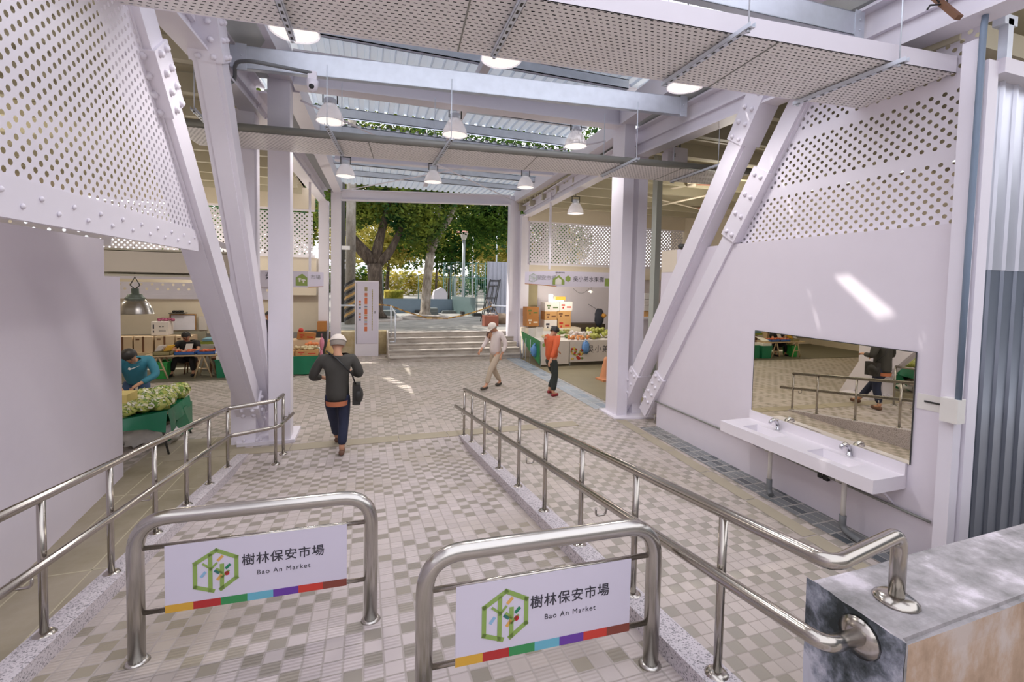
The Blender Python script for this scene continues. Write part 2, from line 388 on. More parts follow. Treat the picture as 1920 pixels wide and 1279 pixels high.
def perf(mb, o, U, W, nu, nv, p, r, kind='stagger', blank=None, n=8, slot=None):
    """sheet of nu x nv cells of pitch p from corner o along unit vectors U, W, with punched holes"""
    o, U, W = V(o), V(U), V(W)
    pu, pv = p if isinstance(p, (tuple, list)) else (p, p)
    run = None
    for j in range(nv):
        start = None
        for i in range(nu+1):
            hole = i < nu and (kind == 'all' or (i+j) % 2 == 0) and not (blank and blank(i, j))
            if not hole and i < nu:
                if start is None: start = i
                continue
            if start is not None:
                a = o+U*(start*pu)+W*(j*pv); b = U*((i-start)*pu)
                mb.quad(a, a+b, a+b+W*pv, a+W*pv); start = None
            if i == nu: break
            c = o+U*((i+.5)*pu)+W*((j+.5)*pv)
            if slot:
                hx, hy = slot; ins = [c-U*hx-W*hy, c+U*hx-W*hy, c+U*hx+W*hy, c-U*hx+W*hy]
                outp = [c-U*pu/2-W*pv/2, c+U*pu/2-W*pv/2, c+U*pu/2+W*pv/2, c-U*pu/2+W*pv/2]
                mb.add(outp+ins, [(k, (k+1)%4, 4+(k+1)%4, 4+k) for k in range(4)])
            else:
                sq = [(-1,-1),(0,-1),(1,-1),(1,0),(1,1),(0,1),(-1,1),(-1,0)]
                outp = [c+U*(a*pu/2)+W*(b*pv/2) for a, b in sq]
                ins = [c+(U*math.cos(math.atan2(b, a))+W*math.sin(math.atan2(b, a)))*r for a, b in sq]
                mb.add(outp+ins, [(k, (k+1)%8, 8+(k+1)%8, 8+k) for k in range(8)])
    return mb
X_, Y_, Z_ = V((1,0,0)), V((0,1,0)), V((0,0,1))
# ================================================================== THE SETTING
RK = .1313                                   # fall of the ramp
def curb_z(y): return RK*(7.1-y)
def ramp_z(y): return max(0., RK*(7.1-y)-.09)
CLX, CRX = -1.63, 1.525                      # the two kerb lines

# market floor (with the drain strips and bands let into it)
b = MB(); b.quad((-9,-3,0), (12.5,-3,0), (12.5,16.2,0), (-9,16.2,0)); struct(b.build('floor', TILE), 'beige checkered paver floor of the market hall', 'floor')
b = MB(); b.box((-2.9,-2,-.05), (-1.69,8.0,.004)); struct(b.build('floor_left', CONC), 'stained olive concrete strip beside the tall blank wall', 'floor')
b = MB()
for (x0,y0,x1,y1) in ((-2.6,2.2,-2.588,8.),(-2.2,1.,-2.188,8.)): b.box((x0,y0,.003),(x1,y1,.0055))
for y in (3.1,4.6,6.1,7.3): b.box((-2.85,y,.003),(-1.72,y+.012,.0055))
struct(b.build('trim_1', mat('pale_joint', (190,182,156), .7)), 'pale joints in the olive concrete strip', 'floor joint')
b = MB(); b.box((-8.9,12.55,-.02), (-1.72,16.,.02)); struct(b.build('floor_stall', mat('dark_stall_floor', (112,108,92), .6, nscale=2, namt=.15)), 'dark low slab under the stalls beside the green bin', 'floor')
b = MB()
for i in range(9):
    x = -2.6+i*.78
    if x+.76 < 4.3: b.box((x,7.1,-.02),(x+.765,7.36,.009))
struct(b.build('trim_2', STRIP), 'grey drain stones crossing the foot of the ramp', 'drain strip')
b = MB()
y = .9
while y < 7.8:
    x = 4.07+(y-2.9)*.058
    b.add([(x+.12,y,.004),(x+.3,y,.004),(x+.3+.045,y+.77,.004),(x+.12+.045,y+.77,.004)], [(0,1,2,3)]); y += .79
struct(b.build('trim_3', STRIP), 'olive drain stones along the washbasin wall', 'drain strip')
b = MB(); b.quad((4.46,.8,.005),(4.86,.8,.005),(4.965,6.7,.005),(4.62,6.7,.005)); struct(b.build('trim_4', TILED), 'band of wet dark tiles below the washbasins', 'tile band')
b = MB(); b.quad((4.42,7.95,.004),(4.85,7.95,.004),(4.95,14.6,.004),(4.47,14.6,.004)); struct(b.build('trim_5', TILEB), 'blue grey tile band leading to the fruit stall', 'tile band')
b = MB(); b.box((4.95,7.9,-.02),(12.,16.,.006)); struct(b.build('floor_right_stall', mat('olive_stall_floor', (140,130,104), .6, nscale=2, namt=.12)), 'olive floor under the fruit stall', 'floor')

# ramp and its two kerbs
b = MB(); y0 = 7.1-.09/RK
b.add([(CLX,y0,.002),(CRX,y0,.002),(CRX,-4,ramp_z(-4)),(CLX,-4,ramp_z(-4)),(CLX,7.1,.0025),(CRX,7.1,.0025)], [(0,1,2,3),(4,5,1,0)])
b.add([(CLX,-4,0),(CRX,-4,0),(CRX,-4,ramp_z(-4)),(CLX,-4,ramp_z(-4))], [(0,1,2,3)])
struct(b.build('ramp_floor', TILER), 'ribbed checkered paver ramp between the two kerbs', 'ramp')
def kerb(x0, x1, name, lab):
    b = MB(); ya, yb = 7.12, -4.
    P = [(ya, 0.), (ya, .012), (yb, curb_z(yb)), (yb, 0.)]
    b.prism([(x0,p[0],p[1]) for p in P], (x1-x0,0,0))
    return struct(b.build(name, TERRAZZO), lab, 'kerb')
kerb(CLX-.085, CLX+.06, 'kerb', 'speckled terrazzo kerb on the concrete strip side of the ramp')
kerb(CRX-.065, CRX+.085, 'kerb', 'speckled terrazzo kerb on the washbasin side of the ramp')

# walls
def xl(y): return -2.865+(6.737-y)*.0829
b = MB(); P = [(-3.,0),(6.72,0),(6.72,2.49),(6.3,2.49),(6.3,2.91),(-3.,2.84)]
b.prism([(xl(p[0]),p[0],p[1]) for p in P], (-.12,0,0)); struct(b.build('wall_left', WALLP), 'tall blank white wall beside the olive concrete strip', 'wall')
def xr(y): return 4.967-(6.709-y)*.03
b = MB(); P = [(2.46,0),(6.72,0),(6.72,3.13),(2.46,3.1)]
b.prism([(xr(p[0]),p[0],p[1]) for p in P], (.12,0,0)); struct(b.build('wall_right', WALLP), 'white wall that carries the mirror and washbasins', 'wall')
b = MB(); b.prism([(xr(y)-.004,y,z) for y,z in ((6.3,2.75),(6.715,2.75),(6.715,3.128),(6.3,3.126))], (.003,0,0)); struct(b.build('trim_6', CREAM), 'cream unpainted patch at the top corner of the washbasin wall', 'patch')
b = MB(); b.box((-9.1,16.,0),(-1.45,16.15,3.2)); struct(b.build('wall_back_left', CREAM), 'cream back wall of the stalls behind the whiteboard', 'wall')
b = MB(); b.box((-9.1,3,0),(-9.,16.,5.3)); struct(b.build('wall_far_left', CREAM), 'cream end wall of the wing with the vegetable tables', 'wall')
b = MB(); b.box((5.3,15.6,0),(12.,15.75,3.2)); struct(b.build('wall_back_right', WALLP), 'white back wall of the fruit stall', 'wall')
b = MB(); b.box((12.,2.5,0),(12.1,15.7,5.3)); struct(b.build('wall_far_right', CREAM), 'cream end wall of the fruit stall wing', 'wall')

# steel columns
def column(x0, y0, x1, y1, z1, lab, plinth=None):
    b = MB(); b.box((x0,y0,0),(x1,y1,z1))
    if plinth: g = plinth; b.box((x0-g,y0-g,0),(x1+g,y1+g,.45))
    return struct(b.build('column', WHITE), lab, 'column')
column(-1.385,7.5,-1.085,7.78,6.,'white steel column at the ramp foot with the camera beam on top')
column(-1.9,7.56,-1.57,7.9,4.97,'white steel column behind the ramp corner rail under the long girder')
column(4.56,7.38,4.78,7.8,6.5,'white steel column at the washbasin side beside the electrical box')
column(4.93,7.44,5.13,7.8,4.98,'white steel column behind the washbasin side braces')
p = ry(597,600,15.4).x; q = ry(616,600,15.4).x; column(p,15.4,q,15.7,5.,'white post at the park opening beside the pink bag')
p = ry(620,600,15.5).x; q = ry(638.5,600,15.5).x; column(p,15.5,q,15.8,5.5,'white post at the park opening beside the striped utility pole',)
p = ry(953.5,600,15.2).x; q = ry(972,600,15.2).x; column(p,15.2,q,15.5,5.6,'white post at the park opening beside the leaning scaffold frames', .05)
p = ry(975,600,14.95).x; q = ry(990,600,14.95).x; column(p,14.95,q,15.25,4.95,'white post at the park opening beside the fruit stall corner')
# footing under the pair of columns at the ramp
b = MB(); b.prism([(-1.8,7.45,0),(-1.02,7.45,0),(-1.02,8.15,0),(-1.98,8.15,0)], (0,0,.05))
for x,y in ((-1.72,7.52),(-1.55,7.5),(-1.5,7.52)): b.cyl((x,y),.02,.05,.09,6)
struct(b.build('column_footing', WHITE), 'white painted footing plate under the ramp side columns', 'footing')
b = MB(); b.prism([(4.44,7.25,0),(5.25,7.1,0),(5.3,7.9,0),(4.47,7.9,0)], (0,0,.03)); struct(b.build('column_footing', WHITE), 'white painted footing plate under the washbasin side columns', 'footing')

# slanted braces
def bolts(b, p, q, up, side, n, w, t0, t1, h):
    p, q = V(p), V(q); d = (q-p)
    for i in range(n):
        for s in (-1,1):
            c = p+d*(t0+(t1-t0)*i/(n-1))+V(side)*s*w+V(up)*h
            b.ball(c, .032, 7, 4)
def brace(p, q, lab, splice=(), s=.27, side=1):
    p, q = V(p), V(q); d = (q-p).normalized()
    up = V((side,0,0)); up = (up-d*up.dot(d)).normalized(); sd = d.cross(up).normalized()
    r = thing('brace', lab, 'brace', (p.x,p.y,0), kind='structure')
    b = MB(); b.bar(p, q, s, s, up); b.bar(p, q, s+.03, s*.6, up); b.build('beam', WHITE, r)
    for (t0,t1) in splice:
        b = MB(); b.bar(p+(q-p)*t0, p+(q-p)*t1, s+.05, s+.05, up)
        e = .25*(t1-t0)/3
        bolts(b, p, q, up, sd, 4, s*.26, t0+e, t1-e, s/2+.03)
        bolts(b, p, q, -sd, up, 4, s*.26, t0+e, t1-e, s/2+.03)
        b.build('splice_plate', WHITE, r)
    return r
BLT, BLB = rx(220,-40,-1.72), V((-1.66,7.5,0.05))
BLB = rx(478,790,-1.66)
brace(BLB, BLT, 'white slanted brace along the edge of the large perforated screen', ((.84,.93),(.02,.1)))
ALT, ALB = rx(372,-30,-1.62), rx(508,812,-1.5)
brace(ALB, ALT, 'white slanted brace from the ramp side columns up to the girder', ((.89,.985),))
ART, ARB = rx(1452,136,4.82), rx(1168,772,4.95)
brace(ARB, ART, 'white slanted brace from the washbasin side column up to the girder', ((.86,.97),(.06,.18)), .25, -1)
BRT, BRB = rx(1510,185,4.98), rx(1213,772,5.02)
brace(BRB, BRT, 'white slanted brace along the perforated screen above the washbasins', ((.66,.84),(.05,.17)), .22, -1)

# perforated screens
def band(period, w): return lambda i, j: (j % period) < w
r = thing('perforated_screen', 'large white perforated screen above the blank wall', 'screen', (-1.65,3,2.77), kind='structure')
d = (BLT-BLB).normalized(); cut = V((0, d.z, -d.y)); 
b = MB(); perf(b, (-1.65,-1.6,2.98), Y_, Z_, 162, 54, .044, .0172)
nn = V((0, d.z, -d.y)); nn = nn if nn.y > 0 else -nn
b.build('sheet', WHITE, r, clip=[((BLT+nn*.0)[:], nn)])
b = MB(); b.box((-1.68,-1.6,2.77),(-1.64,5.42,2.98))
b.build('bottom_rail', WHITE, r, clip=[(BLT[:], nn)])
b = MB()
for i in range(46):
    b.ball((-1.635,-1.+i*.14,2.84+(.06 if i%2 else 0)), (.009,.015,.015), 8, 4)
b.build('rivet', WHITE, r)
d = (BRT-BRB).normalized(); nn = V((0, d.z, -d.y)); nn = nn if nn.y > 0 else -nn
r = thing('perforated_screen', 'white perforated screen above the mirror and washbasins', 'screen', (4.93,4,3.1), kind='structure')
b = MB(); xs = 4.93
perf(b, (xs-.01,2.46,3.1), V((.025,1,0)).normalized(), Z_, 58, 37, .052, .0198, blank=lambda i,j: j in (11,12,23,24))
b.build('sheet', WHITE, r, clip=[(BRT[:], nn)])
def far_screen(x0, x1, y, z0, z1, p, rr, lab, mt=WHITE):
    r = thing('perforated_screen', lab, 'screen', ((x0+x1)/2,y,z0), kind='structure')
    b = MB(); perf(b, (x0,y,z0+.06), X_, Z_, int((x1-x0)/p), int((z1-z0-.12)/p), p, rr); b.build('sheet', mt, r)
    b = MB(); b.box((x0,y-.02,z0-.02),(x1,y+.03,z0+.06)); b.box((x0,y-.02,z1-.08),(x1,y+.03,z1)); b.build('rail', mt, r); return r
far_screen(-7.,-1.5,15.2,3.2,4.68,.068,.025,'white perforated screen high over the boxes and whiteboard')
far_screen(5.5,12.,14.9,3.2,4.75,.068,.025,'white perforated screen high over the fruit stall sign')
far_screen(-6.6,-1.95,12.62,2.1,2.52,.105,.03,'white perforated strip hanging over the trestle table')
far_screen(-7.4,-4.2,9.6,3.05,3.5,.1,.026,'white perforated screen glimpsed above the blank wall')
b = MB(); b.box((-6.6,12.58,1.98),(-1.95,12.66,2.08)); struct(b.build('trim_7', WHITE), 'white tube under the perforated strip over the trestle table', 'rail')
b = MB(); b.box((-8.9,15.1,4.66),(-1.5,15.3,5.3)); b.box((-8.9,15.6,2.0),(-1.5,15.98,3.2)); struct(b.build('trim_8', CREAM), 'cream bulkheads above and below the screen over the whiteboard', 'bulkhead')
b = MB(); b.box((5.45,14.85,4.73),(12.,15.05,5.3)); b.box((5.45,15.3,2.75),(12.,15.55,3.2)); struct(b.build('trim_9', CREAM), 'cream bulkheads above and below the screen over the fruit stall', 'bulkhead')

# girders and beams
def beam(p, q, w, h, lab, mt=None, up=(0,0,1), box=False, conduit=0):
    p, q = V(p), V(q); b = MB()
    if box: b.bar(p+V((0,0,h/2)), q+V((0,0,h/2)), w, h)
    else: b.ibeam(p, q, w, h, up, .03, .02)
    if conduit:
        sd = V((conduit,0,0)); b.bar(p+V((0,0,h*.5))+sd*.035, q+V((0,0,h*.5))+sd*.035, .05, .045)
    return struct(b.build('beam', mt or WHITE), lab, 'beam')
beam((-1.9,.2,4.66),(-1.62,7.9,4.96),.26,.5,'long white girder running over the big perforated screen to the column',conduit=1)
beam((-1.6,7.9,4.97),(-1.3,15.7,4.98),.26,.42,'white girder from the ramp side column to the park opening',conduit=1)
beam((4.62,.2,4.62),(4.98,7.7,4.97),.26,.52,'long white girder above the washbasin screen to the column',conduit=-1)
beam((5.02,7.8,4.97),(5.4,15.2,4.86),.26,.42,'white girder from the washbasin side column to the fruit stall post',conduit=-1)
beam((-1.55,1.,5.45),(-1.2,7.6,5.45),.3,.4,'white box beam beside the big high bay lamp',box=True)
beam((-1.12,7.8,5.4),(-.86,15.7,5.3),.26,.34,'white box beam meeting the post beside the utility pole',box=True)
beam((4.3,1.,5.5),(4.62,7.4,5.5),.28,.4,'white box beam above the washbasin side girder',box=True)
beam((4.75,7.8,5.42),(5.13,15.3,5.4),.26,.34,'white box beam meeting the post beside the scaffold frames',box=True)
beam((-1.05,7.66,5.42),(4.58,7.6,5.5),.26,.52,'wide white cross beam behind the middle row of lamps')
pa, pb = ry(640,376,15.5), ry(956,385,15.1)
beam(pa, pb, .22, .34, 'white cross beam over the park opening')
pa, pb = ry(628,301,11.8), ry(1050,331,11.3)
beam(pa, pb, .2, .28, 'white cross beam behind the second perforated tray')
beam(rz(928,95,5.75), rz(797,350,5.62), .13, .14, 'thin white ridge tube down the middle of the roof', box=True)
beam((-3.62,8.,2.5),(-1.9,8.05,2.5),.3,.4,'beige gutter beam between the blank wall and the brace',OLIVE,box=False)
b = MB(); b.box((-3.6,7.86,2.56),(-1.95,7.9,2.86)); struct(b.build('trim_10', CREAM), 'cream face plate of the gutter beam', 'face plate')
# braced white tube frame behind the screen brace
z1 = ry(392,452,8.2); z2 = ry(436,466,8.2); z3 = ry(430,526,8.2); z4 = ry(452,530,8.2); z5 = ry(447,640,8.2)
b = MB()
for a_, c_ in ((z1,z2),(z2,z3),(z3,z4),(z4,z5)): b.bar(a_, c_, .09, .09, (0,1,0))
struct(b.build('trim_11', WHITE), 'stepped white tube frame behind the screen brace', 'tube frame')
b = MB()
q = ry(1234,325,8.3); b.bar((q.x,8.3,0),(q.x,8.3,q.z+.4), .13, .16, (0,1,0)); struct(b.build('column', mat('grey_green_steel', (176,180,172), .5)), 'thin grey steel post between the column and the washbasin wall', 'column')

# grey soffit strips closing the roof between girders and box beams
for (pa_,pb_,pc_,pd_,lab) in (((-1.72,.2,5.22),(-1.42,.2,5.47),(-1.1,7.55,5.47),(-1.56,7.55,5.44),'grey soffit between the ramp side girder and box beam'),((-1.5,7.9,5.4),(-1.08,7.9,5.5),(-.85,15.6,5.42),(-1.26,15.6,5.4),'grey soffit between girder and box beam near the utility pole post'),
                          ((4.4,.2,5.52),(4.72,.2,5.18),(5.02,7.5,5.5),(4.6,7.4,5.55),'grey soffit between the washbasin side girder and box beam'),((4.8,7.9,5.5),(5.1,7.9,5.4),(5.42,15.1,5.3),(5.1,15.2,5.5),'grey soffit between girder and box beam near the scaffold side post')):
    b = MB(); b.prism([pa_,pb_,pc_,pd_], (0,0,.02)); struct(b.build('ceiling_soffit', mat('soffit_grey', (196,200,198), .6)), lab, 'soffit')
# horizontal bracing rods of the roof
def rod(p, q, r, lab, mt=WHITE, cat='tie rod', name='tie_rod', grp=None):
    b = MB(); b.tube([p, q], r, 6); return tag(b.build(name, mt), lab, cat, grp)
rod((-.75,15.2,5.3),(4.5,8.,5.36),.016,'thin white tie rod crossing from the fruit side column to the utility pole post')
rod((-1.,8.,5.36),(4.95,15.,5.38),.016,'thin white tie rod crossing from the ramp column to the scaffold side post')

# zinc roof over the aisle
def deck(x0, x1, y0, y1, z0, z1, pitch=.2, d=.045, t=.01):
    b = MB(); xs = []; x = x0
    while x < x1-1e-4:
        for dx, dz in ((0,0),(.55,0),(.62,1),(.93,1)): xs.append((min(x+dx*pitch, x1), dz*d))
        x += pitch
    xs.append((x1,0)); n = len(xs)
    b.add([(a,y0,z0+h) for a,h in xs]+[(a,y1,z1+h) for a,h in xs], [(i,i+1,n+i+1,n+i) for i in range(n-1)])
    return b
struct(deck(-1.95,4.9,5.2,10.36,6.2,6.15).build('roof', DECK), 'ribbed zinc roof sheets above the middle lamps', 'roof')
struct(deck(-1.5,5.3,10.2,16.5,5.76,5.8).build('roof', DECK), 'ribbed zinc roof sheets near the park opening', 'roof')
# added translucent sheets brighten the hall; slits here and over stalls throw sun patches
SUN = V((-.45,.30,.84)).normalized()
def holed_sheet(x0, x1, y0, y1, z, patches, name, mt, lab, th=0.):
    """roof sheet split along y, each length with one slit; patches: where the sun lands"""
    b = MB(); H = []
    for pts in patches: H.append([V(p)+SUN*((z-V(p).z)/SUN.z) for p in pts])
    H.sort(key=lambda h: min(p.y for p in h)); ya = y0
    for i,h in enumerate(H):
        yb = y1 if i == len(H)-1 else (max(p.y for p in h)+min(p.y for p in H[i+1]))/2
        outer = [V((x0,ya,z)),V((x1,ya,z)),V((x1,yb,z)),V((x0,yb,z))]
        c = sum(h, V((0,0,0)))/4; h = sorted(h, key=lambda p: math.atan2(p.y-c.y, p.x-c.x))   # counter-clockwise from -pi: starts at the low-y, low-x side
        b.add(outer+h, [(k,(k+1)%4,4+(k+1)%4,4+k) for k in range(4)]); ya = yb
    return struct(b.build(name, mt), lab, 'roof')
def wallpatch(*px): return [rx(x,y,4.9) for x,y in px]
holed_sheet(-1.95,4.95,-3.2,5.2,6.24,[wallpatch((1570,528),(1600,526),(1692,606),(1655,612)),wallpatch((1742,636),(1760,630),(1760,668),(1742,672))],'roof',SKYSHEET,'added translucent sheets over the ramp that let daylight in')
def purlin(y, z, x0, x1, lab, mt=GALV, w=.08, h=.16):
    b = MB(); b.box((x0,y,z),(x1,y+.012,z+h)); b.box((x0,y,z),(x1,y+w,z+.012)); b.box((x0,y,z+h-.012),(x1,y+w,z+h)); b.box((x0,y+w-.012,z),(x1,y+w,z+.03))
    return tag(b.build('purlin', mt), lab, 'purlin', 'galvanised purlins under the zinc roof')
purlin(5.4,6.0,-1.2,4.4,'galvanised purlin under the zinc roof above the near perforated tray')
purlin(6.5,6.0,-1.2,4.4,'galvanised purlin under the zinc roof, first one beyond the near tray')
purlin(7.05,5.98,-1.2,4.4,'galvanised purlin under the zinc roof just before the wide cross beam')
purlin(9.,5.94,-1.1,4.6,'galvanised purlin under the zinc roof behind the wide cross beam')
purlin(10.26,5.93,-1.1,4.7,'galvanised purlin at the edge of the roof gap with trees showing',h=.2)
purlin(10.2,5.54,-1.0,4.9,'galvanised purlin on the far lip of the roof gap',h=.2)
purlin(12.9,5.6,-.95,4.9,'galvanised purlin under the last zinc sheets, middle one')
purlin(14.2,5.6,-.9,4.9,'galvanised purlin under the last zinc sheets nearest the park opening')
b = MB()
for i in range(36):
    b.ball((-1.+i*.16,10.19,5.8), .02, 5, 3)
struct(b.build('trim_12', DARK), 'row of dark roof screws on the lip of the roof gap', 'screws')

# side roofs over the stalls
def wing(x0, x1, lab, side):
    if side < 0: holed_sheet(x0,x1,1.5,16.1,5.38,[[rz(716,708,0),rz(735,708,0),rz(796,738,0),rz(775,740,0)]],'roof',OLIVE,lab)
    else: b = MB(); b.box((x0,1.5,5.36),(x1,16.1,5.42)); struct(b.build('roof', OLIVE), lab, 'roof')
wing(-9.1,-1.85,'beige ribbed roof above the vegetable tables',-1)
wing(5.1,12.1,'beige ribbed roof above the fruit stall',1)
for side, (x0, x1) in (('vegetable', (-9.,-1.85)), ('fruit', (5.15,12.))):
    first = None
    for i in range(12):
        y = 3.2+i*1.08
        b = MB(); b.box((x0,y,5.1),(x1,y+.07,5.36)); b.box((x0,y+.07,5.1),(x1,y+.11,5.12)); b.box((x0,y+.4,5.28),(x1,y+.46,5.36)); b.box((x0,y+.62,5.28),(x1,y+.68,5.36))
        o = b.build('purlin', OLIVE); tag(o, 'beige purlin under the roof above the %s side' % side, 'purlin', 'beige purlins above the %s side' % side, 'structure')

# concrete parapet block at the top of the ramp
bx = 1.76
pA, pB = rx(1684,1199,bx), rx(1531,1105,bx)
ztop = (pA.z+pB.z)/2; y1 = pA.y-.01; y2 = pB.y+.03
b = MB()
b.add([(bx,y1,0),(bx+4.5,y1+.1,0),(bx+4.5,y2+.1,0),(bx,y2,0),(bx,y1,ztop),(bx+4.5,y1+.1,ztop),(bx+4.5,y2+.1,ztop),(bx,y2,ztop)],
      [(4,5,6,7),(2,3,7,6)], 0)
b.add([(bx,y1,0),(bx,y2,0),(bx,y2,ztop),(bx,y1,ztop)], [(0,1,2,3)], 1)
b.add([(bx,y1,0),(bx+4.5,y1+.1,0),(bx+4.5,y1+.1,ztop),(bx,y1,ztop),(bx+4.5,y2+.1,0),(bx+4.5,y2+.1,ztop)], [(0,1,2,3),(1,4,5,2)], 2)

o = b.build('wall_parapet', [BLOCKT, BLOCKS, BLOCKF])
bm = bmesh.new(); bm.from_mesh(o.data); bmesh.ops.remove_doubles(bm, verts=bm.verts[:], dist=1e-4)
bmesh.ops.bevel(bm, geom=[e for e in bm.edges if len(e.link_faces) == 2], offset=.014, segments=2, affect='EDGES', material=0)
bmesh.ops.subdivide_edges(bm, edges=[e for e in bm.edges if e.calc_length() > .08], cuts=14, use_grid_fill=True)
rnd = random.Random(3)
for v_ in bm.verts:
    if abs(v_.co.x-min(q.co.x for q in bm.verts[:8])) > -1: v_.co += V((rnd.uniform(-1,1),rnd.uniform(-1,1),rnd.uniform(-1,1)))*.0022
bmesh.ops.recalc_face_normals(bm, faces=bm.faces[:]); bm.to_mesh(o.data); bm.free()
struct(o, 'stained cement parapet block at the end of the handrail', 'parapet')

# corrugated sheet wall beyond the washbasins
b = MB(); xs = []; x = 4.93
while x < 9.5:
    for dx, dd in ((0,0),(.012,-.02),(.035,-.02),(.047,0),(.19,0)): xs.append((x+dx, dd))
    x += .19
n = len(xs)
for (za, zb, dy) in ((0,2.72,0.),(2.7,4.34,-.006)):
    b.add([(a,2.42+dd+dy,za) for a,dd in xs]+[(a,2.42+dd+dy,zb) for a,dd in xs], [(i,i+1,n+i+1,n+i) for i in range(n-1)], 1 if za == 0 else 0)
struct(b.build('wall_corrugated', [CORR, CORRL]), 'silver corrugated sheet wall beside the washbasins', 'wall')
b = MB(); b.box((4.68,2.36,0),(4.78,2.46,4.55)); b.box((4.8,2.34,0),(4.93,2.44,4.4)); struct(b.build('trim_13', WHITE), 'white corner posts between the washbasin wall and the corrugated sheets', 'corner post')
b = MB(); b.box((4.93,2.3,4.3),(9.5,2.5,4.42)); struct(b.build('trim_14', WHITE), 'white cap strip on top of the corrugated sheets', 'cap strip')
b = MB(); b.box((4.98,2.32,4.4),(5.05,2.38,4.75)); b.box((4.93,2.32,4.7),(5.1,2.4,4.78)); struct(b.build('trim_15', GALV), 'short galvanised bracket above the corrugated sheets', 'bracket')
b = MB(); b.box((4.9,2.6,4.7),(9.5,3.2,4.9)); struct(b.build('trim_16', OLIVE), 'shaded eaves beam above the corrugated sheets', 'eaves')

# outside ground: raised park behind the steps, street behind the viewpoint
b = MB(); b.box((-45,15.95,.3),(60,75,.78)); struct(b.build('ground_park', PLAZA), 'grey paved park ground beyond the steps', 'ground')
b = MB(); b.box((-45,-40,-.2),(60,-4,ramp_z(-4)-.01)); struct(b.build('ground_street', PLAZA), 'street paving behind the ramp', 'ground')
# steps up to the park
sx0 = rz(729,680,0).x; sx1 = 5.05
b = MB(); nst = 5
ys = 14.15
for i in range(nst):
    yy = ys+i*.34; b.box((sx0+.02,yy,0),(sx1,15.97,.78*(i+1)/nst-.002*i)); b.box((sx0+.02,yy-.02,.78*(i+1)/nst-.035),(sx1,yy,.78*(i+1)/nst-.002*i))
struct(b.build('steps', STEPM), 'wide stone steps up to the park', 'steps')
b = MB(); b.prism([(sx0,14.1,0),(sx0,15.97,0),(sx0,15.97,.84),(sx0,15.6,.84)], (.04,0,0)); struct(b.build('trim_17', STEPM), 'stone side board of the park steps', 'step side')
b = MB(); b.box((-1.4,15.85,0),(sx0,16.3,.79)); struct(b.build('wall_ledge', stain_mat('tan_ledge', [(150,134,100),(186,168,128),(204,190,156)], 2, .8)), 'tan ledge behind the directory board', 'ledge')
# ================================================================== HANDRAILS
def foot_flange(b, p, r=.055):
    b.lathe([(0,.0),(r,.0),(r,.006),(r*.75,.02),(.026,.026),(0,.026)], p, 16)
def post(root, p, q, r=.019, flange=True):
    b = MB(); b.tube([p, q], r, 12); b.build('post', STEEL, root)
    if flange:
        b = MB(); foot_flange(b, p); b.build('flange', STEEL, root)
def hook(root, p, side):
    b = MB(); p = V(p); b.tube(bend([p, p+V((0,0,-.055)), p+V((side*.075,.0,-.055)), p+V((side*.075,0,0))], .02, 3), .007, 6); b.build('bracket', STEEL, root)
# along the washbasin side
r = thing('handrail', 'stainless handrail running down to the market from the cement block', 'handrail', (CRX+.01,4,0))
PY = [7.09,6.54,5.79,5.07,4.365,3.65,2.95,2.254,1.575]
for y in PY: post(r, (1.54,y,curb_z(y)), (1.54,y,curb_z(y)+.755))
rt = lambda y: curb_z(y)+.765
blk = rx(1680,1132,1.76)
legp = rz(1680,1126,ztop); legx, legy = legp.x, legp.y
b = MB(); b.tube(bend([(1.54,7.1,rt(7.1)), (1.54,1.08,rt(1.1)), (legx,legy,rt(1.1)+.005), (legx,legy,ztop)], .065, 7), .027, 16); b.build('top_rail', STEEL, r)
b = MB(); foot_flange(b, (legx,legy,ztop), .075); b.build('flange', STEEL, r)
lo = lambda y: curb_z(y)+.445
LC, LE = rx(1548,1210,1.47), rx(1612,1194,bx)
b = MB(); b.tube(bend([(1.47,7.46,lo(7.46)), LC, LE+V((.01,0,0))], .065, 7), .027, 16); b.build('lower_rail', STEEL, r)
b = MB()
b.tube([LE+V((.002,0,0)),LE-V((.012,0,0)),LE-V((.03,0,0))], [.075,.072,.03], 18); b.build('flange', STEEL, r)
for y in (6.95,5.4,3.95,2.6): hook(r, (1.47,y,lo(y)-.02), 1)
# along the concrete strip
r = thing('handrail', 'stainless handrail turning the corner beside the ramp side columns', 'handrail', (CLX-.02,4,0))
LX = -1.65
LY = [6.42,5.72,5.05,4.37,3.69,3.015,2.33,1.65,.95]
for y in LY: post(r, (LX,y,curb_z(y)), (LX,y,curb_z(y)+.76))
c1 = rz(517,871,ramp_z(6.45)); c2 = rz(531,852,0)
hz = curb_z(6.42)+.77
post(r, (c1.x,c1.y,ramp_z(c1.y)), (c1.x,c1.y,hz)); post(r, c2, (c2.x,c2.y,hz))
b = MB(); b.tube(bend([(LX,.2,curb_z(.2)+.77),(LX,6.4,hz),(c1.x,c1.y,hz+.01),(c2.x,c2.y,hz)], .05, 5), .026, 14); b.build('top_rail', STEEL, r)
l2 = lambda y: curb_z(y)+.45
b = MB(); b.tube(bend([(LX+.075,.2,l2(.2)),(LX+.075,6.2,l2(6.2)),(c1.x+.06,c1.y-.1,l2(6.35)),(c2.x+.1,c2.y+.2,l2(6.35)-.02)], .05, 5), .024, 14); b.build('lower_rail', STEEL, r)
for y in (5.5,4.1,2.8): hook(r, (LX+.075,y,l2(y)-.02), -1)
hook(r, (c2.x+.07,c2.y+.03,l2(6.35)+.04), -1)

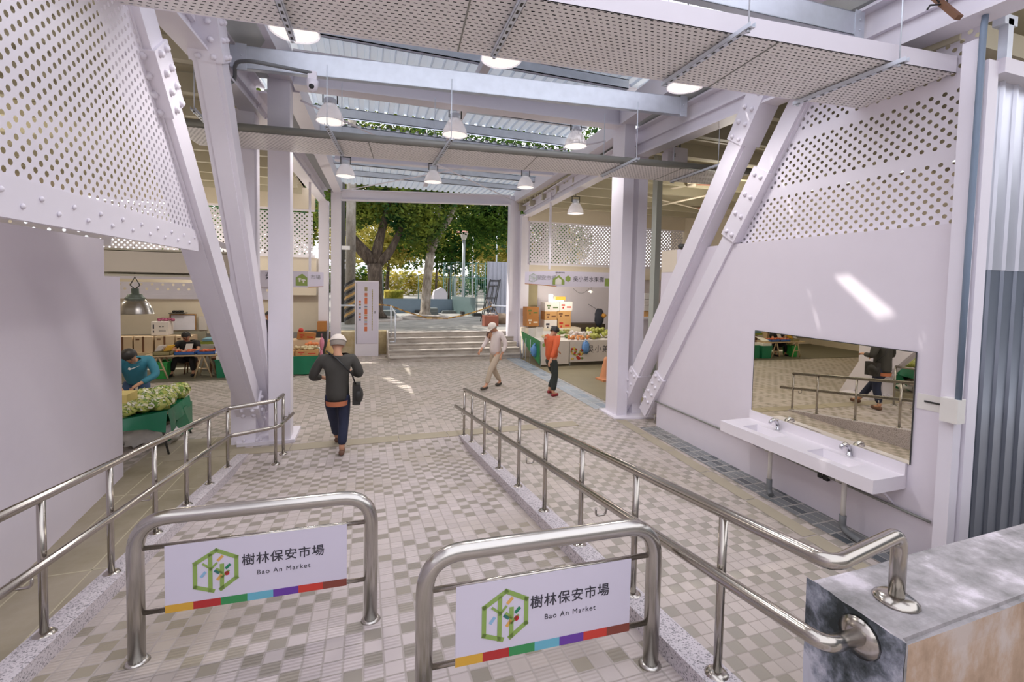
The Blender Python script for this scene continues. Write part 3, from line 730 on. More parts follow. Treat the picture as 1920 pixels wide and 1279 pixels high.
# ================================================================== TWO MARKET GATES ON THE RAMP
def tree_logo(mb, o, ux, uy, s):
    """hexagon outline with two little trees; drawn in strokes on the plane (ux, uy); s = half height"""
    o, ux, uy = V(o), V(ux), V(uy); nz = ux.cross(uy).normalized()*.0012
    P = lambda x, y: o+ux*(x*s)+uy*(y*s)
    def stroke(a, c, w, mi=0):
        a, c = P(*a), P(*c); d = (c-a).normalized(); n = d.cross(nz).normalized()*(w*s/2); e = d*(w*s*.42)
        mb.prism([a-e-n, c+e-n, c+e+n, a-e+n], nz, mi)
    w = .17
    for a, c in (((-.12,-.93),(-.82,-.66)),((-.82,-.66),(-.82,.42)),((-.82,.42),(.02,.92)),((.02,.92),(.82,.5)),((.82,.5),(.82,-.45)),((.82,-.45),(.2,-.9)),
                 ((-.22,-.9),(-.22,.72)),((.24,-.86),(.24,.2))): stroke(a, c, w)
    for a, c in (((-.22,.12),(-.5,.35)),((-.22,.05),(.02,.32)),((.24,-.15),(.04,.06)),((.24,-.35),(.5,-.1))): stroke(a, c, .09)
    for a, c, mi in (((.1,.46),(.24,.6),1),((-.56,-.2),(-.44,-.05),2),((-.02,-.03),(.1,-.12),3),((.08,-.42),(.2,-.27),1),((.42,.05),(.54,.17),4)): stroke(a, c, .12, mi)
    c = P(.44,-.2); mb.prism([c+(ux*math.cos(t)+uy*math.sin(t))*(.1*s) for t in [2*PI*k/14 for k in range(14)]], nz, 5)
LOGO = [mat('logo_green', (140,168,88), .5, namt=.01), mat('logo_orange', (222,170,90), .5), mat('logo_sky', (140,180,210), .5), mat('logo_teal', (50,112,104), .5), mat('logo_leaf', (40,128,90), .5), mat('logo_red', (190,36,46), .5)]
STRIPE = [mat('stripe_'+str(i), c, .5, namt=.02) for i, c in enumerate([(214,166,62),(178,48,48),(58,142,84),(108,178,200),(106,62,158),(204,64,52),(132,66,54)])]
def gate(pl, pr, h, sl, sr, lab):
    """pl, pr: feet; sl..sr: fraction of the width covered by the sign"""
    pl, pr = V(pl), V(pr); ux = (pr-pl); ux.z = 0; W = ux.length; ux.normalize(); nn = V((ux.y,-ux.x,0))   # nn looks to the viewpoint side
    if nn.y > 0: nn = -nn
    zt = (pl.z+pr.z)/2+h
    r = thing('bicycle_barrier', lab, 'barrier', ((pl.x+pr.x)/2,(pl.y+pr.y)/2,(pl.z+pr.z)/2))
    R = .038
    tl, tr = V((pl.x,pl.y,zt)), V((pr.x,pr.y,zt))
    b = MB(); b.tube(bend([pl-Z_*.05, tl, tr, pr-Z_*.05], .17, 9), R, 20); b.build('hoop', STEELD, r)
    z0 = zt-.5; z1 = zt-.155
    for z in (z1, z0-.0):
        b = MB(); b.tube([V((pl.x,pl.y,z)), V((pr.x,pr.y,z))], .0125, 10)
        for p in (pl, pr): b.ball((p.x,p.y,z), .02, 8, 5)
        b.build('cross_bar', STEEL, r)
    a = pl+ux*(W*sl); c = pl+ux*(W*sr); a.z = c.z = 0
    off = nn*.014
    zb, zu = z0-.012, z1+.004
    A, C = V((a.x,a.y,zb))+off, V((c.x,c.y,zb))+off; up = V((0,0,zu-zb))
    b = MB(); b.prism([A, C, C+up, A+up], -nn*.006); sg = b.build('sign_panel', SIGNW, r); sg['label'] = 'white sign panel'
    sh = .042; f = nn*.0008
    b = MB(); L = C-A
    for i in range(7): b.prism([A+L*(i/7)+f, A+L*((i+1)/7)+f, A+L*((i+1)/7)+f+Z_*sh, A+L*(i/7)+f+Z_*sh], nn*.0006, i)
    o = b.build('colour_strip', STRIPE, sg); o['label'] = 'strip of seven colour blocks'
    H = zu-zb; Lw = L.length
    b = MB(); tree_logo(b, A+ux*(Lw*.262)+Z_*(H*.545)+f, ux, Z_, H*.33); b.build('emblem', LOGO, sg)
    text('樹林保安市場', 'lettering', H*.2, A+ux*(Lw*.632)+Z_*(H*.63)+f, ux, Z_, INK, sg, space=1.1, width=Lw*.465, bold=.008)
    text('Bao An Market', 'lettering', H*.13, A+ux*(Lw*.632)+Z_*(H*.42)+f, ux, Z_, INK, sg, space=1.2, width=Lw*.3)
    b = MB()
    for p in (pl, pr): b.lathe([(.0,.0),(R+.02,.0),(R+.008,.018),(R,.02)], (p.x,p.y,p.z), 18)
    b.build('base_ring', STEELD, r)
    return r
def on_ramp(px, py): 
    p = rz(px,py,.5)
    for _ in range(20): p = rz(px,py,ramp_z(p.y))
    return p
g1l, g1r = on_ramp(257,1243), on_ramp(695,1163)
g2r = on_ramp(1219,1247); g2l = V((g2r.x-1.12, g2r.y+.05, ramp_z(g2r.y+.05)))
gate(g1l, g1r, .76, .115, .885, 'stainless barrier hoop with market sign, further down the ramp near the turned handrail')
gate1 = (g1l, g1r); gate(g2l, g2r, .73, .12, .88, 'stainless barrier hoop with market sign, in front near the cement block')

# ================================================================== MIRROR AND WASHBASINS
ym0, ym1 = 2.745, 4.6
b = MB(); b.prism([(xr(y)-.012,y,z) for y,z in ((ym0,.885),(ym1,.885),(ym1,1.945),(ym0,1.94))], (.01,0,0))
o = b.build('mirror', MIRROR); tag(o, 'large frameless wall mirror above the two washbasins', 'mirror')
fr = MB()
for a, c in (((ym0,.885),(ym0,1.94)),((ym1,.885),(ym1,1.945)),((ym0,1.94),(ym1,1.945))): fr.bar((xr(a[0])-.008,a[0],a[1]), (xr(c[0])-.008,c[0],c[1]),   .008, .009, (1,0,0))
fo = fr.build('edge_trim', DARK, None); fo.parent = o; fo.location = fo.location-o.location
r = thing('washbasin_counter', 'white stone double washbasin counter below the mirror', 'washbasin', (4.7,3.7,.6))
zc, zb_ = .775, .645; xf, xb = 4.4, 4.915; ya, yb = 2.77, 4.62
bas = [(3.06,3.5,4.5,4.74),(3.92,4.36,4.5,4.74)]
b = MB()
xs = [xf, 4.5, 4.74, xb]; yss = [ya, 3.06, 3.5, 3.92, 4.36, yb]
XC = lambda i, y: xs[i] if i < 3 else xr(y)-.003
for i in range(3):
    for j in range(5):
        if i == 1 and j in (1,3): continue
        b.quad((XC(i,yss[j]),yss[j],zc),(XC(i+1,yss[j]),yss[j],zc),(XC(i+1,yss[j+1]),yss[j+1],zc),(XC(i,yss[j+1]),yss[j+1],zc))
b.quad((xf,ya,zb_),(xf,yb,zb_),(xf,yb,zc),(xf,ya,zc)); b.quad((xf,ya,zb_),(XC(3,ya),ya,zb_),(XC(3,ya),ya,zc),(xf,ya,zc)); b.quad((xf,yb,zb_),(XC(3,yb),yb,zb_),(XC(3,yb),yb,zc),(xf,yb,zc))
b.quad((xf,ya,zb_),(XC(3,ya),ya,zb_),(XC(3,yb),yb,zb_),(xf,yb,zb_)); b.prism([(XC(3,ya),ya,zc),(XC(3,yb),yb,zc),(XC(3,yb),yb,.885),(XC(3,ya),ya,.885)], (-.025,0,0))
b.build('counter', STONE, r)
for (p0,p1,q0,q1) in bas:
    b = MB(); zz = zc-.1
    b.add([(q0,p0,zc),(q1,p0,zc),(q1,p1,zc),(q0,p1,zc),(q0+.03,p0+.03,zz),(q1-.03,p0+.03,zz),(q1-.03,p1-.03,zz),(q0+.03,p1-.03,zz)],
          [(0,1,5,4),(1,2,6,5),(2,3,7,6),(3,0,4,7),(4,5,6,7)])
    b.cyl((4.62,(p0+p1)/2), .02, zz, zz+.004, 12); b.build('basin', STONE, r)
for y in (3.28,4.14):
    b = MB(); b.lathe([(0,0),(.03,0),(.03,.008),(.02,.014),(.019,.06),(0,.062)], (4.82,y,zc), 14)
    b.tube([(4.82,y,zc+.05),(4.8,y,zc+.1),(4.76,y,zc+.125),(4.71,y,zc+.11),(4.69,y,zc+.085)], [.022,.024,.024,.022,.016], 12); b.build('tap', CHROME, r)
for y in (2.88,4.5):
    b = MB(); b.bar((4.9,y,.64),(4.55,y,.64), .03, .02); b.bar((4.9,y,.42),(4.65,y,.63), .025, .02); b.build('bracket', WHITE, r)
for y in (3.2,4.08):
    b = MB(); b.tube(bend([(4.66,y,.66),(4.66,y,.17)], .05), .023, 12); o = b.build('waste_pipe', PVC, r); o['label'] = 'white plastic waste pipe'
    b = MB(); b.tube(bend([(4.66,y,.2),(4.66,y,.06),(4.63,y-.2 if y < 3.5 else y-.06,.03)], .06, 4), .032, 12); o = b.build('pipe_elbow', GREYP, r); o['label'] = 'grey rubber drain elbow'
    b = MB(); b.tube([(4.72,y+.1,.6),(4.72,y+.1,.5)], .032, 12); b.tube([(4.72,y+.1,.66),(4.72,y+.1,.6)], .018, 8); b.tube(bend([(4.72,y+.1,.55),(4.66,y,.56)]), .012, 8); b.build('trap', PVC, r)
# wiring below the counter
b = MB(); xx = 4.885
b.tube(bend([(xx,4.0,.62),(xx,3.98,.5),(xx,3.6,.47),(xx,3.35,.44)], .04), .009, 6); b.tube([(xx,3.6,.47),(xx-.02,3.58,.56),(xx-.01,3.5,.47),(xx-.01,3.3,.52),(xx,3.2,.5)], .005, 5)
b.box((xx-.03,4.0,.55),(xx+.01,4.05,.63)); tag(b.build('power_cable', BLACK), 'black power cable sagging under the washbasin counter', 'cable')
b = MB(); b.box((xx+.0,3.46,.36),(xx+.02,3.66,.5)); o = tag(b.build('wall_socket', WHITE), 'white wall socket with black plugs under the washbasins', 'socket')
b = MB(); b.box((xx-.06,3.5,.4),(xx,3.55,.47)); b.box((xx-.05,3.57,.4),(xx,3.62,.46)); tag(b.build('plug', BLACK), 'black plugs pushed into the socket under the washbasins', 'plug')
b = MB(); P = [rx(1205,765,xr(6.9)-.03), rx(1193,742,xr(6.9)-.03)]
pts = [V((4.9,7.05,.62)), V((4.93,7.0,.46)), V((xr(6.6)-.025,6.6,.45)), V((xr(4.7)-.025,4.7,.46)), V((xr(3.)-.025,3.,.44)), V((xr(2.6)-.025,2.55,.44))]
b.tube(bend(pts, .08, 4), .013, 8); tag(b.build('conduit', GREYRAIL), 'thin grey conduit along the foot of the washbasin wall', 'conduit')
b = MB(); b.bar((xx,2.95,.44),(xx,2.95,.64), .03, .02, (1,0,0)); tag(b.build('cable_clip', BLACK), 'black cable bracket below the near end of the counter', 'bracket')
b = MB(); b.tube(bend([(4.85,2.5,.14),(4.66,2.52,.12),(4.62,2.3,-.1+.12)], .05), .03, 10); tag(b.build('drain_hose', GREYP), 'grey drain hose at the foot of the corner post', 'hose')
# corner pipe, junction box, bracket
b = MB(); pp = [rx(1790,95,4.66), rx(1786,130,4.66)]
b.tube(bend([(4.72,2.34,4.78),(4.66,2.32,4.6),(4.645,2.32,3.0),(4.64,2.32,1.62)], .1, 4), .022, 10); tag(b.build('conduit', BLUEP), 'blue grey conduit running down the corner post', 'conduit')
r = thing('switch_box', 'white plastic switch box beside the mirror', 'switch box', (4.72,2.4,1.5))
b = MB(); b.box((4.6,2.3,1.42),(4.7,2.42,1.62)); b.build('housing', PVC, r)
b = MB(); b.box((4.84,2.46,1.43),(4.9,2.72,1.57)); b.build('trunking', PVC, r)
b = MB(); b.box((4.832,2.5,1.5),(4.842,2.66,1.515)); b.build('slot', DARK, r)

# ================================================================== PERFORATED CABLE TRAYS AND THEIR HANGERS
def tray(p, q, w, lipn, lab, zt, grey=False):
    """p, q: ends of the edge on the viewpoint side"""
    p, q = V(p), V(q); u = (q-p).normalized(); v = V((-u.y,u.x,0)); L = (q-p).length
    r = thing('perforated_tray', lab, 'cable tray', p)
    pu, pv = .026, .042; nu, nv = int(L/pu), int(w/pv)
    b = MB(); perf(b, p, u, v, nu, nv, (pu,pv), 0, kind='stagger', slot=(.0125,.0052)); 
    e = u*(nu*pu); W = v*(nv*pv)
    for k in range(1, int(L/2.4)+1): a = p+u*(k*2.4); b.bar(a-Z_*.003, a+W-Z_*.003, .012, .004, mi=1)
    b.build('tray_bottom', [mat('tray_paint', (236,232,230), .5), GREYRAIL], r)
    e = u*(nu*pu); W = v*(nv*pv)
    b = MB()
    if grey: b.tube([p+Z_*.05, p+e+Z_*.05], .05, 10); b.prism([p,p+e,p+e+Z_*.1,p+Z_*.1], v*.01)
    else: b.prism([p, p+e, p+e+Z_*lipn, p+Z_*lipn], v*.012); b.prism([p+Z_*lipn, p+e+Z_*lipn, p+e+Z_*lipn+v*.05, p+Z_*lipn+v*.05], Z_*.012)
    b.build('front_lip', GREYRAIL if grey else WHITE, r)
    b = MB(); b.prism([p+W, p+W+e, p+W+e+Z_*.06, p+W+Z_*.06], v*.01); b.build('back_lip', WHITE, r)
    cb = MB()
    for k in range(int(w/.05)-1):
        a = p+v*(.05+.05*k)+Z_*.03; cb.tube([a, a+e*.5+Z_*.006*(k%3), a+e], .022, 6)
    tag(cb.build('cable_bundle', BLACK), 'dark cables lying side by side in the '+('tray with grey rail' if grey else 'wide white tray'), 'cables')
    return u, v
zt1 = 4.42
a1, a2 = rz(1025,0,zt1), rz(1786,135,zt1)
u = (a2-a1).normalized(); s0 = a1-u*2.9
u1, v1 = tray(s0, a2+u*.06, .87, .13, 'largest perforated white cable tray overhead, with a tall white lip', zt1)
zt2 = 4.40
a3, a4 = rz(440,245,zt2), rz(1100,301,zt2)
u = (a4-a3).normalized()
u2, v2 = tray(a3-u*.75, a4+u*2.9, .85, .1, 'perforated cable tray with grey rail hung before the cross beam', zt2, True)
def strut(pxa, pxb, z, lab, rods, grp):
    a, c = rz(*pxa, z), rz(*pxb, z)
    r = thing('strut_channel', lab, 'strut channel', a, grp)
    d = (c-a).normalized(); s = V((-d.y,d.x,0))*.022
    b = MB()
    b.prism([a-s, c-s, c-s+Z_*.003, a-s+Z_*.003], s*2); b.prism([a-s, c-s, c-s+Z_*.035, a-s+Z_*.035], s*.12); b.prism([a+s, c+s, c+s+Z_*.035, a+s+Z_*.035], -s*.12)
    n = int((c-a).length/.08)
    for i in range(n):
        m_ = a+(c-a)*((i+.5)/n)-Z_*.001; b.prism([m_-d*.02-s*.4, m_+d*.02-s*.4, m_+d*.02+s*.4, m_-d*.02+s*.4], -Z_*.001, 1)
    b.build('channel', [GALV, DARK], r)
    for t, zz in rods:
        m_ = a+(c-a)*t; b = MB(); b.tube([m_-Z_*.02, V((m_.x,m_.y,zz))], .006, 6); b.cyl((m_.x,m_.y), .014, m_.z-.02, m_.z, 6); b.build('hanger_rod', GALV, r)
    return r
g = 'strut channels under the cable trays'
strut((516,-12),(549,77),zt1-.05,'strut channel under the big tray, before the ramp side high bay lamp',[(.03,5.9),(.97,5.4)],g)
strut((990,-14),(925,108),zt1-.05,'strut channel crossing under the big tray in front of the middle high bay lamp',[(.03,5.9),(.97,5.4)],g)
strut((1412,50),(1243,162),zt1-.05,'strut channel crossing under the big tray above the high bay lamp at the washbasin side',[(.04,5.2),(.96,5.4)],g)
strut((1702,114),(1489,198),zt1-.05,'strut channel crossing under the big tray nearest the corrugated wall',[(.06,5.2),(.96,4.8)],g)
strut((611,236),(642,293),zt2-.05,'strut channel under the tray with grey rail, at the ramp column side',[(.05,5.1),(.95,5.4)],g)
strut((848,262),(813,312),zt2-.05,'strut channel under the tray with grey rail, in the middle of the aisle',[(.05,5.15),(.95,5.4)],g)
strut((1197,299),(1128,332),zt2-.05,'strut channel under the tray with grey rail, before the washbasin side column',[(.05,5.2),(.95,5.4)],g)
strut((1352,310),(1258,343),zt2-.05,'strut channel under the tray with grey rail, under the electrical box',[(.05,5.3),(.95,5.3)],g)
strut((361,206),(392,238),zt2-.02,'strut channel under the tray with grey rail, behind the ramp side brace',[(.1,5.1)],g)
def cchan(p, q, h, lab):
    p, q = V(p), V(q); r = thing('channel_beam', lab, 'channel beam', p, 'galvanised channels carrying the trays')
    b = MB(); u = (q-p).normalized(); v = V((-u.y,u.x,0))
    b.prism([p,q,q+Z_*h,p+Z_*h], v*.006); b.prism([p,q,q+Z_*.008,p+Z_*.008], v*.08); b.prism([p+Z_*h,q+Z_*h,q+Z_*(h-.008),p+Z_*(h-.008)], v*.08)
    b.build('channel', GALV, r)
    b = MB()
    for t in (.01,.985):
        m_ = p+(q-p)*t; b.prism([m_-Z_*.02,m_+u*.12-Z_*.02,m_+u*.12+Z_*(h+.02),m_+Z_*(h+.02)], -v*.006)
        for dz in (.05,.15): b.ball(m_+u*.06+Z_*dz-v*.008, .012, 6, 4)
    b.build('end_plate', GALV, r)
    return r
q1 = rx(431,125,-1.57); q2 = rx(1285,216,4.72)
cchan(q1, q2, .27, 'galvanised channel beam above the tray with grey rail')
q3 = rx(1615,68,4.66); uu = (q2-q1).normalized()
cchan(V((-1.6,q3.y+.25,q3.z)), q3, .22, 'galvanised channel beam above the big near tray')
# conduit and camera on the channel
b = MB(); k1 = q1+V((.02,-.08,-.05)); pp = [V((-1.62,5.85,4.55)), rx(441,150,-1.56), rx(440,116,-1.5), rz(470,114,q1.z-.03), rz(585,137,q1.z-.02)]
b.tube(bend(pp, .12, 5), .022, 10); tag(b.build('conduit', GREYP), 'grey conduit looping from the girder along the channel to the camera', 'conduit')
cp = rz(586,136,q1.z); 
r = thing('security_camera', 'white dome security camera under the channel beam', 'security camera', cp)
b = MB(); b.box(cp+V((-.05,-.05,-.1)), cp+V((.05,.05,0))); b.build('mount', WHITE, r)
b = MB(); b.lathe([(0,-.24),(.05,-.22),(.065,-.17),(.07,-.1),(0,-.1)], cp, 16); b.build('housing', WHITE, r)
b = MB(); b.ball(cp+V((-.005,-.045,-.185)), (.034,.03,.034), 10, 6); b.build('lens', BLACK, r)
# electrical box
eb = ry(1262,302,7.05)
r = thing('electrical_box', 'white electrical box hung under the washbasin side roof', 'electrical box', eb)
b = MB(); b.box(eb+V((.0,0,0)), eb+V((.32,.3,.26))); b.build('housing', WHITE, r)
b = MB(); b.box(eb+V((-.1,.02,0)), eb+V((0,.2,.18))); b.build('junction', WHITE, r)
for i in range(3): b = MB(); b.tube([eb+V((.06+.1*i,.15,.26)), eb+V((.08+.1*i,.18,.9))], .016, 8); b.build('conduit', GREYP, r)
b = MB(); b.cyl((eb.x+.03,eb.y-.004), .012, eb.z+.08, eb.z+.14, 8); b.build('latch', DARK, r)
# odd end of wood hanging from the roof
a, c = rx(1740,-15,4.45), rx(1798,33,4.4)
r = thing('wood_offcut', 'broken wooden batten tied under the girder with black wire', 'batten', a)
b = MB(); b.bar(a, c, .05, .035); b.build('batten', BROWN, r)
b = MB(); m_ = (a+c)/2; b.tube([m_+V((-.05,0,.3)), m_+V((-.04,.02,.04)), m_+V((.03,0,-.04)), m_+V((.05,0,.02)), m_+V((.0,0,.3))], .007, 6); b.tube([m_, m_+V((-.12,.02,-.02)), m_+V((-.15,.02,-.06))], .007, 6); b.build('wire', BLACK, r)

# ================================================================== HIGH BAY LAMPS
def lamp(p, lab, grp, on=True, S=1., drop=.5):
    p = V(p)
    r = thing('high_bay_lamp', lab, 'lamp', p, grp)
    R = .22*S
    b = MB(); pr = [(R,0),(R*.99,.012)]
    for i in range(12): t = i/11; pr.append((R*(.97-.52*t**1.6)+(.004 if i % 2 else 0), .02+.26*S*t))
    b.lathe(pr+[(.0,.285*S)], p, 28); b.lathe([(R,0),(R*1.04,.006),(R,.014)], p, 28); b.build('shade', LAMPGLASS, r)
    b = MB(); b.lathe([(.0,.27*S),(R*.42,.27*S),(R*.44,.36*S),(R*.36,.38*S),(0,.38*S)], p, 18); b.build('ballast_housing', GALV, r)
    b = MB(); b.lathe([(0,.012),(R*.94,.012)], p, 24); b.build('lens', LAMPON if on else LAMPGLASS, r)
    b = MB()
    for s in (-1,1): b.bar(p+V((s*.11*S,0,.3*S)), p+V((s*.11*S,0,.46*S)), .018, .014, (0,1,0))
    b.bar(p+V((-.12*S,0,.46*S)), p+V((.12*S,0,.46*S)), .02, .02); b.tube([p+V((0,0,.46*S)), p+V((0,0,.46*S+drop))], .008, 6); b.build('yoke', DARK, r)
    return r
LAMPS = []
for (px,py,z,lab) in ((552,60,4.8,'big high bay lamp beside the ramp side girder, behind the near tray'),(940,112,4.92,'big high bay lamp in the middle, behind the near tray'),(1285,163,4.98,'big high bay lamp beside the washbasin side girder, behind the near tray'),
                      (619,229,5.,'high bay lamp under the cross beam at the ramp column side'),(853,254,5.,'high bay lamp under the middle of the wide cross beam'),(1079,275,5.,'high bay lamp under the cross beam at the washbasin side'),
                      (648,331,5.,'small far high bay lamp above the utility pole'),(812,342,5.,'small far high bay lamp in the middle over the tie rods'),(985,352,5.,'small far high bay lamp over the post beside the scaffold frames')):
    p = rz(px,py,z)
    if py > 200 and py < 300: p = ry(px,py,8.05+.0)
    LAMPS.append(p); lamp(p, lab, 'high bay lamps over the aisle', drop=max(.3, (6.16 if p.y < 10 else 5.9)-p.z-.46))
p = ry(1079,401,11.); lamp(p, 'high bay lamp under the beige roof above the fruit stall', 'stall lamps', drop=5.3-p.z-.46); LAMPS.append(p)
p = ry(254,588,8.0)
r = thing('bell_lamp', 'big metal bell lamp hanging over the vegetable bags', 'lamp', p)
b = MB(); b.lathe([(.23,0),(.222,.012),(.205,.07),(.16,.16),(.105,.21),(.1,.212)], p, 28); b.build('shade', mat('brushed_metal_shade', (190,184,176), .25, .9), r)
b = MB(); b.lathe([(.1,.2),(.125,.22),(.12,.235),(.09,.26),(.09,.28),(.05,.29),(.045,.37),(0,.37)], p, 18); b.build('cap', mat('oxidised_cap', (120,130,118), .45, .5), r)
b = MB(); b.tube([p+V((0,0,.36)), p+V((-.06,0,.42)), p+V((0,0,.54)), p+V((.06,0,.42)), p+V((0,0,.36))], .008, 6); b.tube([p+V((0,0,.54)), p+V((0,0,1.0))], .003, 5); b.build('hook', DARK, r)
b = MB(); b.tube([p+V((-.02,-.05,.22)), p+V((-.12,-.1,.06)), p+V((-.2,-.1,-.12))], .01, 6); b.build('cord', DARK, r)
# ceiling fans in the fruit stall wing
def fan(px, py, y, lab, rot):
    p = ry(px, py, y); r = thing('ceiling_fan', lab, 'fan', p, 'ceiling fans over the fruit stall wing')
    b = MB(); b.cyl((p.x,p.y), .1, p.z, p.z+.14, 14); b.cyl((p.x,p.y), .02, p.z+.14, 5.2, 8); b.build('motor', CREAM, r)
    for k in range(3):
        a = rot+2*PI*k/3; d = V((math.cos(a),math.sin(a),0)); s = V((-d.y,d.x,.12))
        b = MB(); b.obox(p+d*.38+Z_*.05, d*.24, s*.06, Z_*.004); o = b.build('blade', RED if k == 0 else CREAM, r)
    return r
fan(1296,350,9.6,'ceiling fan with a red blade behind the washbasin side brace',-.3)
fan(1340,392,11.8,'second ceiling fan with a red blade, lower behind the brace',2.4)
b = MB(); b.tube([ry(1120,345,11.),ry(1420,420,11.)], .02, 6); tag(b.build('tie_rod', CREAM), 'cream tie rod sloping down behind the washbasin side braces', 'tie rod')
b = MB(); b.tube([ry(1215,390,10.),ry(1400,350,10.)], .03, 6); tag(b.build('tie_rod', CREAM), 'cream tie rod rising behind the washbasin side braces', 'tie rod')
b = MB(); b.tube([ry(1010,400,14.),ry(1145,392,14.)], .012, 6); tag(b.build('tie_rod', CREAM), 'thin cream tie rod above the fruit stall lamp', 'tie rod')
for (px,pt,pb,y,lab) in ((1030,392,505,12.3,'white hanger pole holding the fruit stall sign'),(581,345,508,12.6,'white hanger pole holding the stall sign with the green house')):
    a = ry(px,pt,y); c = ry(px,pb,y); b = MB(); b.bar((c.x,y,c.z),(c.x,y,5.2), .055, .055, (0,1,0)); tag(b.build('hanger_pole', WHITE), lab, 'pole')
# ================================================================== PEOPLE
def skin_mesh(name, nodes_, edges, mt, parent, sub=1, root=0):
    """nodes_: key -> (point, radius); edges: pairs of keys"""
    ks = list(nodes_); ix = {k:i for i,k in enumerate(ks)}; off = rootloc(parent)
    me = bpy.data.meshes.new(name)
    me.from_pydata([tuple(V(nodes_[k][0])-off) for k in ks], [(ix[a],ix[b]) for a,b in edges], [])
    o = bpy.data.objects.new(name, me); COL.objects.link(o); o.parent = parent
    md = o.modifiers.new('skin', 'SKIN'); md.use_smooth_shade = True; md.branch_smoothing = .3
    for i,k in enumerate(ks):
        r = nodes_[k][1]; d = me.skin_vertices[0].data[i]; d.radius = (r,r) if isinstance(r,(int,float)) else r; d.use_root = (i == root)
    if sub: s = o.modifiers.new('sub', 'SUBSURF'); s.levels = sub; s.render_levels = sub
    me.materials.append(mt)
    return o
def person(label, base, head, J, top, legs, shoe, hair=HAIR, cap=None, group=None, sc=1., sleeves=True, skin=SKIN, HEM=.12):
    """base: ground point; head: heading (0 looks along +Y); J: joints in body space (x to the person's right, y forward, z up)"""
    base = V(base); ch, sh = math.cos(head), math.sin(head)
    W = lambda p: base+V((p[0]*ch+p[1]*sh, -p[0]*sh+p[1]*ch, p[2]))*sc
    r = thing('person', label, 'person', base, group)
    j = {k: W(p) for k,p in J.items()}
    hc = j['head']; nk = j['neck']; up = (hc-nk).normalized()
    fd = V((sh,ch,0)); fd = W((J.get('look',(0,1,0))))-base; fd = (fd-up*fd.dot(up)).normalized(); rt = fd.cross(up).normalized()
    s = sc
    n = {'pel':(j['pelvis'],.095*s), 'wst':((j['pelvis']*.5+j['chest']*.5),.09*s), 'chest':(j['chest'],.09*s), 'nb':(nk-up*.05*s,.06*s), 'neck':(nk,.052*s),
         'jaw':(hc-up*.075*s+fd*.012*s,.066*s), 'head':(hc,(.088*s,.088*s)), 'cr':(hc+up*.075*s-fd*.005*s,.062*s), 'nose':(hc+fd*.104*s-up*.02*s,.013*s),
         'earL':(hc-rt*.093*s-up*.01*s,.016*s), 'earR':(hc+rt*.093*s-up*.01*s,.016*s)}
    e = [('pel','wst'),('wst','chest'),('chest','nb'),('nb','neck'),('neck','jaw'),('jaw','head'),('head','cr'),('head','nose'),('head','earL'),('head','earR')]
    for sd in 'LR':
        n['sh'+sd] = (j['sh'+sd],.045*s); n['el'+sd] = (j['el'+sd],.043*s); n['wr'+sd] = (j['wr'+sd],.029*s)
        d = (j['wr'+sd]-j['el'+sd]).normalized(); hp = j['wr'+sd]+d*.07*s; n['pm'+sd] = (hp,.033*s)
        e += [('chest','sh'+sd),('sh'+sd,'el'+sd),('el'+sd,'wr'+sd),('wr'+sd,'pm'+sd)]
        sdv = d.cross(V((.2,.1,1))).normalized(); cu = d.cross(sdv).normalized()
        if cu.z > 0: cu = -cu
        for q,(of,ln) in enumerate(((-.028,.068),(-.01,.078),(.01,.074),(.028,.058))):
            b0 = hp+sdv*of*s+d*.02*s; b1 = b0+d*ln*.55*s+cu*.012*s; b2 = b1+d*ln*.3*s+cu*.03*s
            n['f%d%s'%(q,sd)] = (b1,.0095*s); n['g%d%s'%(q,sd)] = (b2,.008*s); e += [('pm'+sd,'f%d%s'%(q,sd)),('f%d%s'%(q,sd),'g%d%s'%(q,sd))]
        tb = j['wr'+sd]+d*.03*s+sdv*.045*s*(1 if sd == 'L' else -1); n['th'+sd] = (tb+d*.03*s+cu*.02*s,.011*s); e += [('wr'+sd,'th'+sd)]
        n['hp'+sd] = (j['hip'+sd],.07*s); n['kn'+sd] = (j['kn'+sd],.058*s); n['an'+sd] = (j['an'+sd],.038*s); n['to'+sd] = (j['to'+sd],.03*s)
        e += [('pel','hp'+sd),('hp'+sd,'kn'+sd),('kn'+sd,'an'+sd),('an'+sd,'to'+sd)]
    skin_mesh('body', n, e, skin, r)
    # clothes
    t = {'hem':(j['pelvis']-V((0,0,HEM*s)),.172*s), 'wst':((j['pelvis']*.5+j['chest']*.5),.165*s), 'chest':(j['chest'],.165*s), 'nb':(nk-up*.055*s,.08*s)}
    te = [('hem','wst'),('wst','chest'),('chest','nb')]
    for sd in 'LR':
        t['sh'+sd] = (j['sh'+sd],.092*s); te.append(('chest','sh'+sd))
        if sleeves: t['el'+sd] = (j['el'+sd],.064*s); t['wr'+sd] = (j['wr'+sd]+(j['el'+sd]-j['wr'+sd])*.12,.05*s); te += [('sh'+sd,'el'+sd),('el'+sd,'wr'+sd)]
        else: t['el'+sd] = (j['sh'+sd]*.35+j['el'+sd]*.65,.066*s); te.append(('sh'+sd,'el'+sd))
    o = skin_mesh('jacket' if sleeves else 'shirt', t, te, top, r)
    l = {'pel':(j['pelvis']-V((0,0,.03*s)),.088*s)}; le = []
    for sd in 'LR':
        l['hp'+sd] = (j['hip'+sd]-V((0,0,.06*s)),.105*s); l['kn'+sd] = (j['kn'+sd],.078*s); l['an'+sd] = (j['an'+sd]+(j['kn'+sd]-j['an'+sd])*.1,.064*s); le += [('pel','hp'+sd),('hp'+sd,'kn'+sd),('kn'+sd,'an'+sd)]
    skin_mesh('trousers', l, le, legs, r)
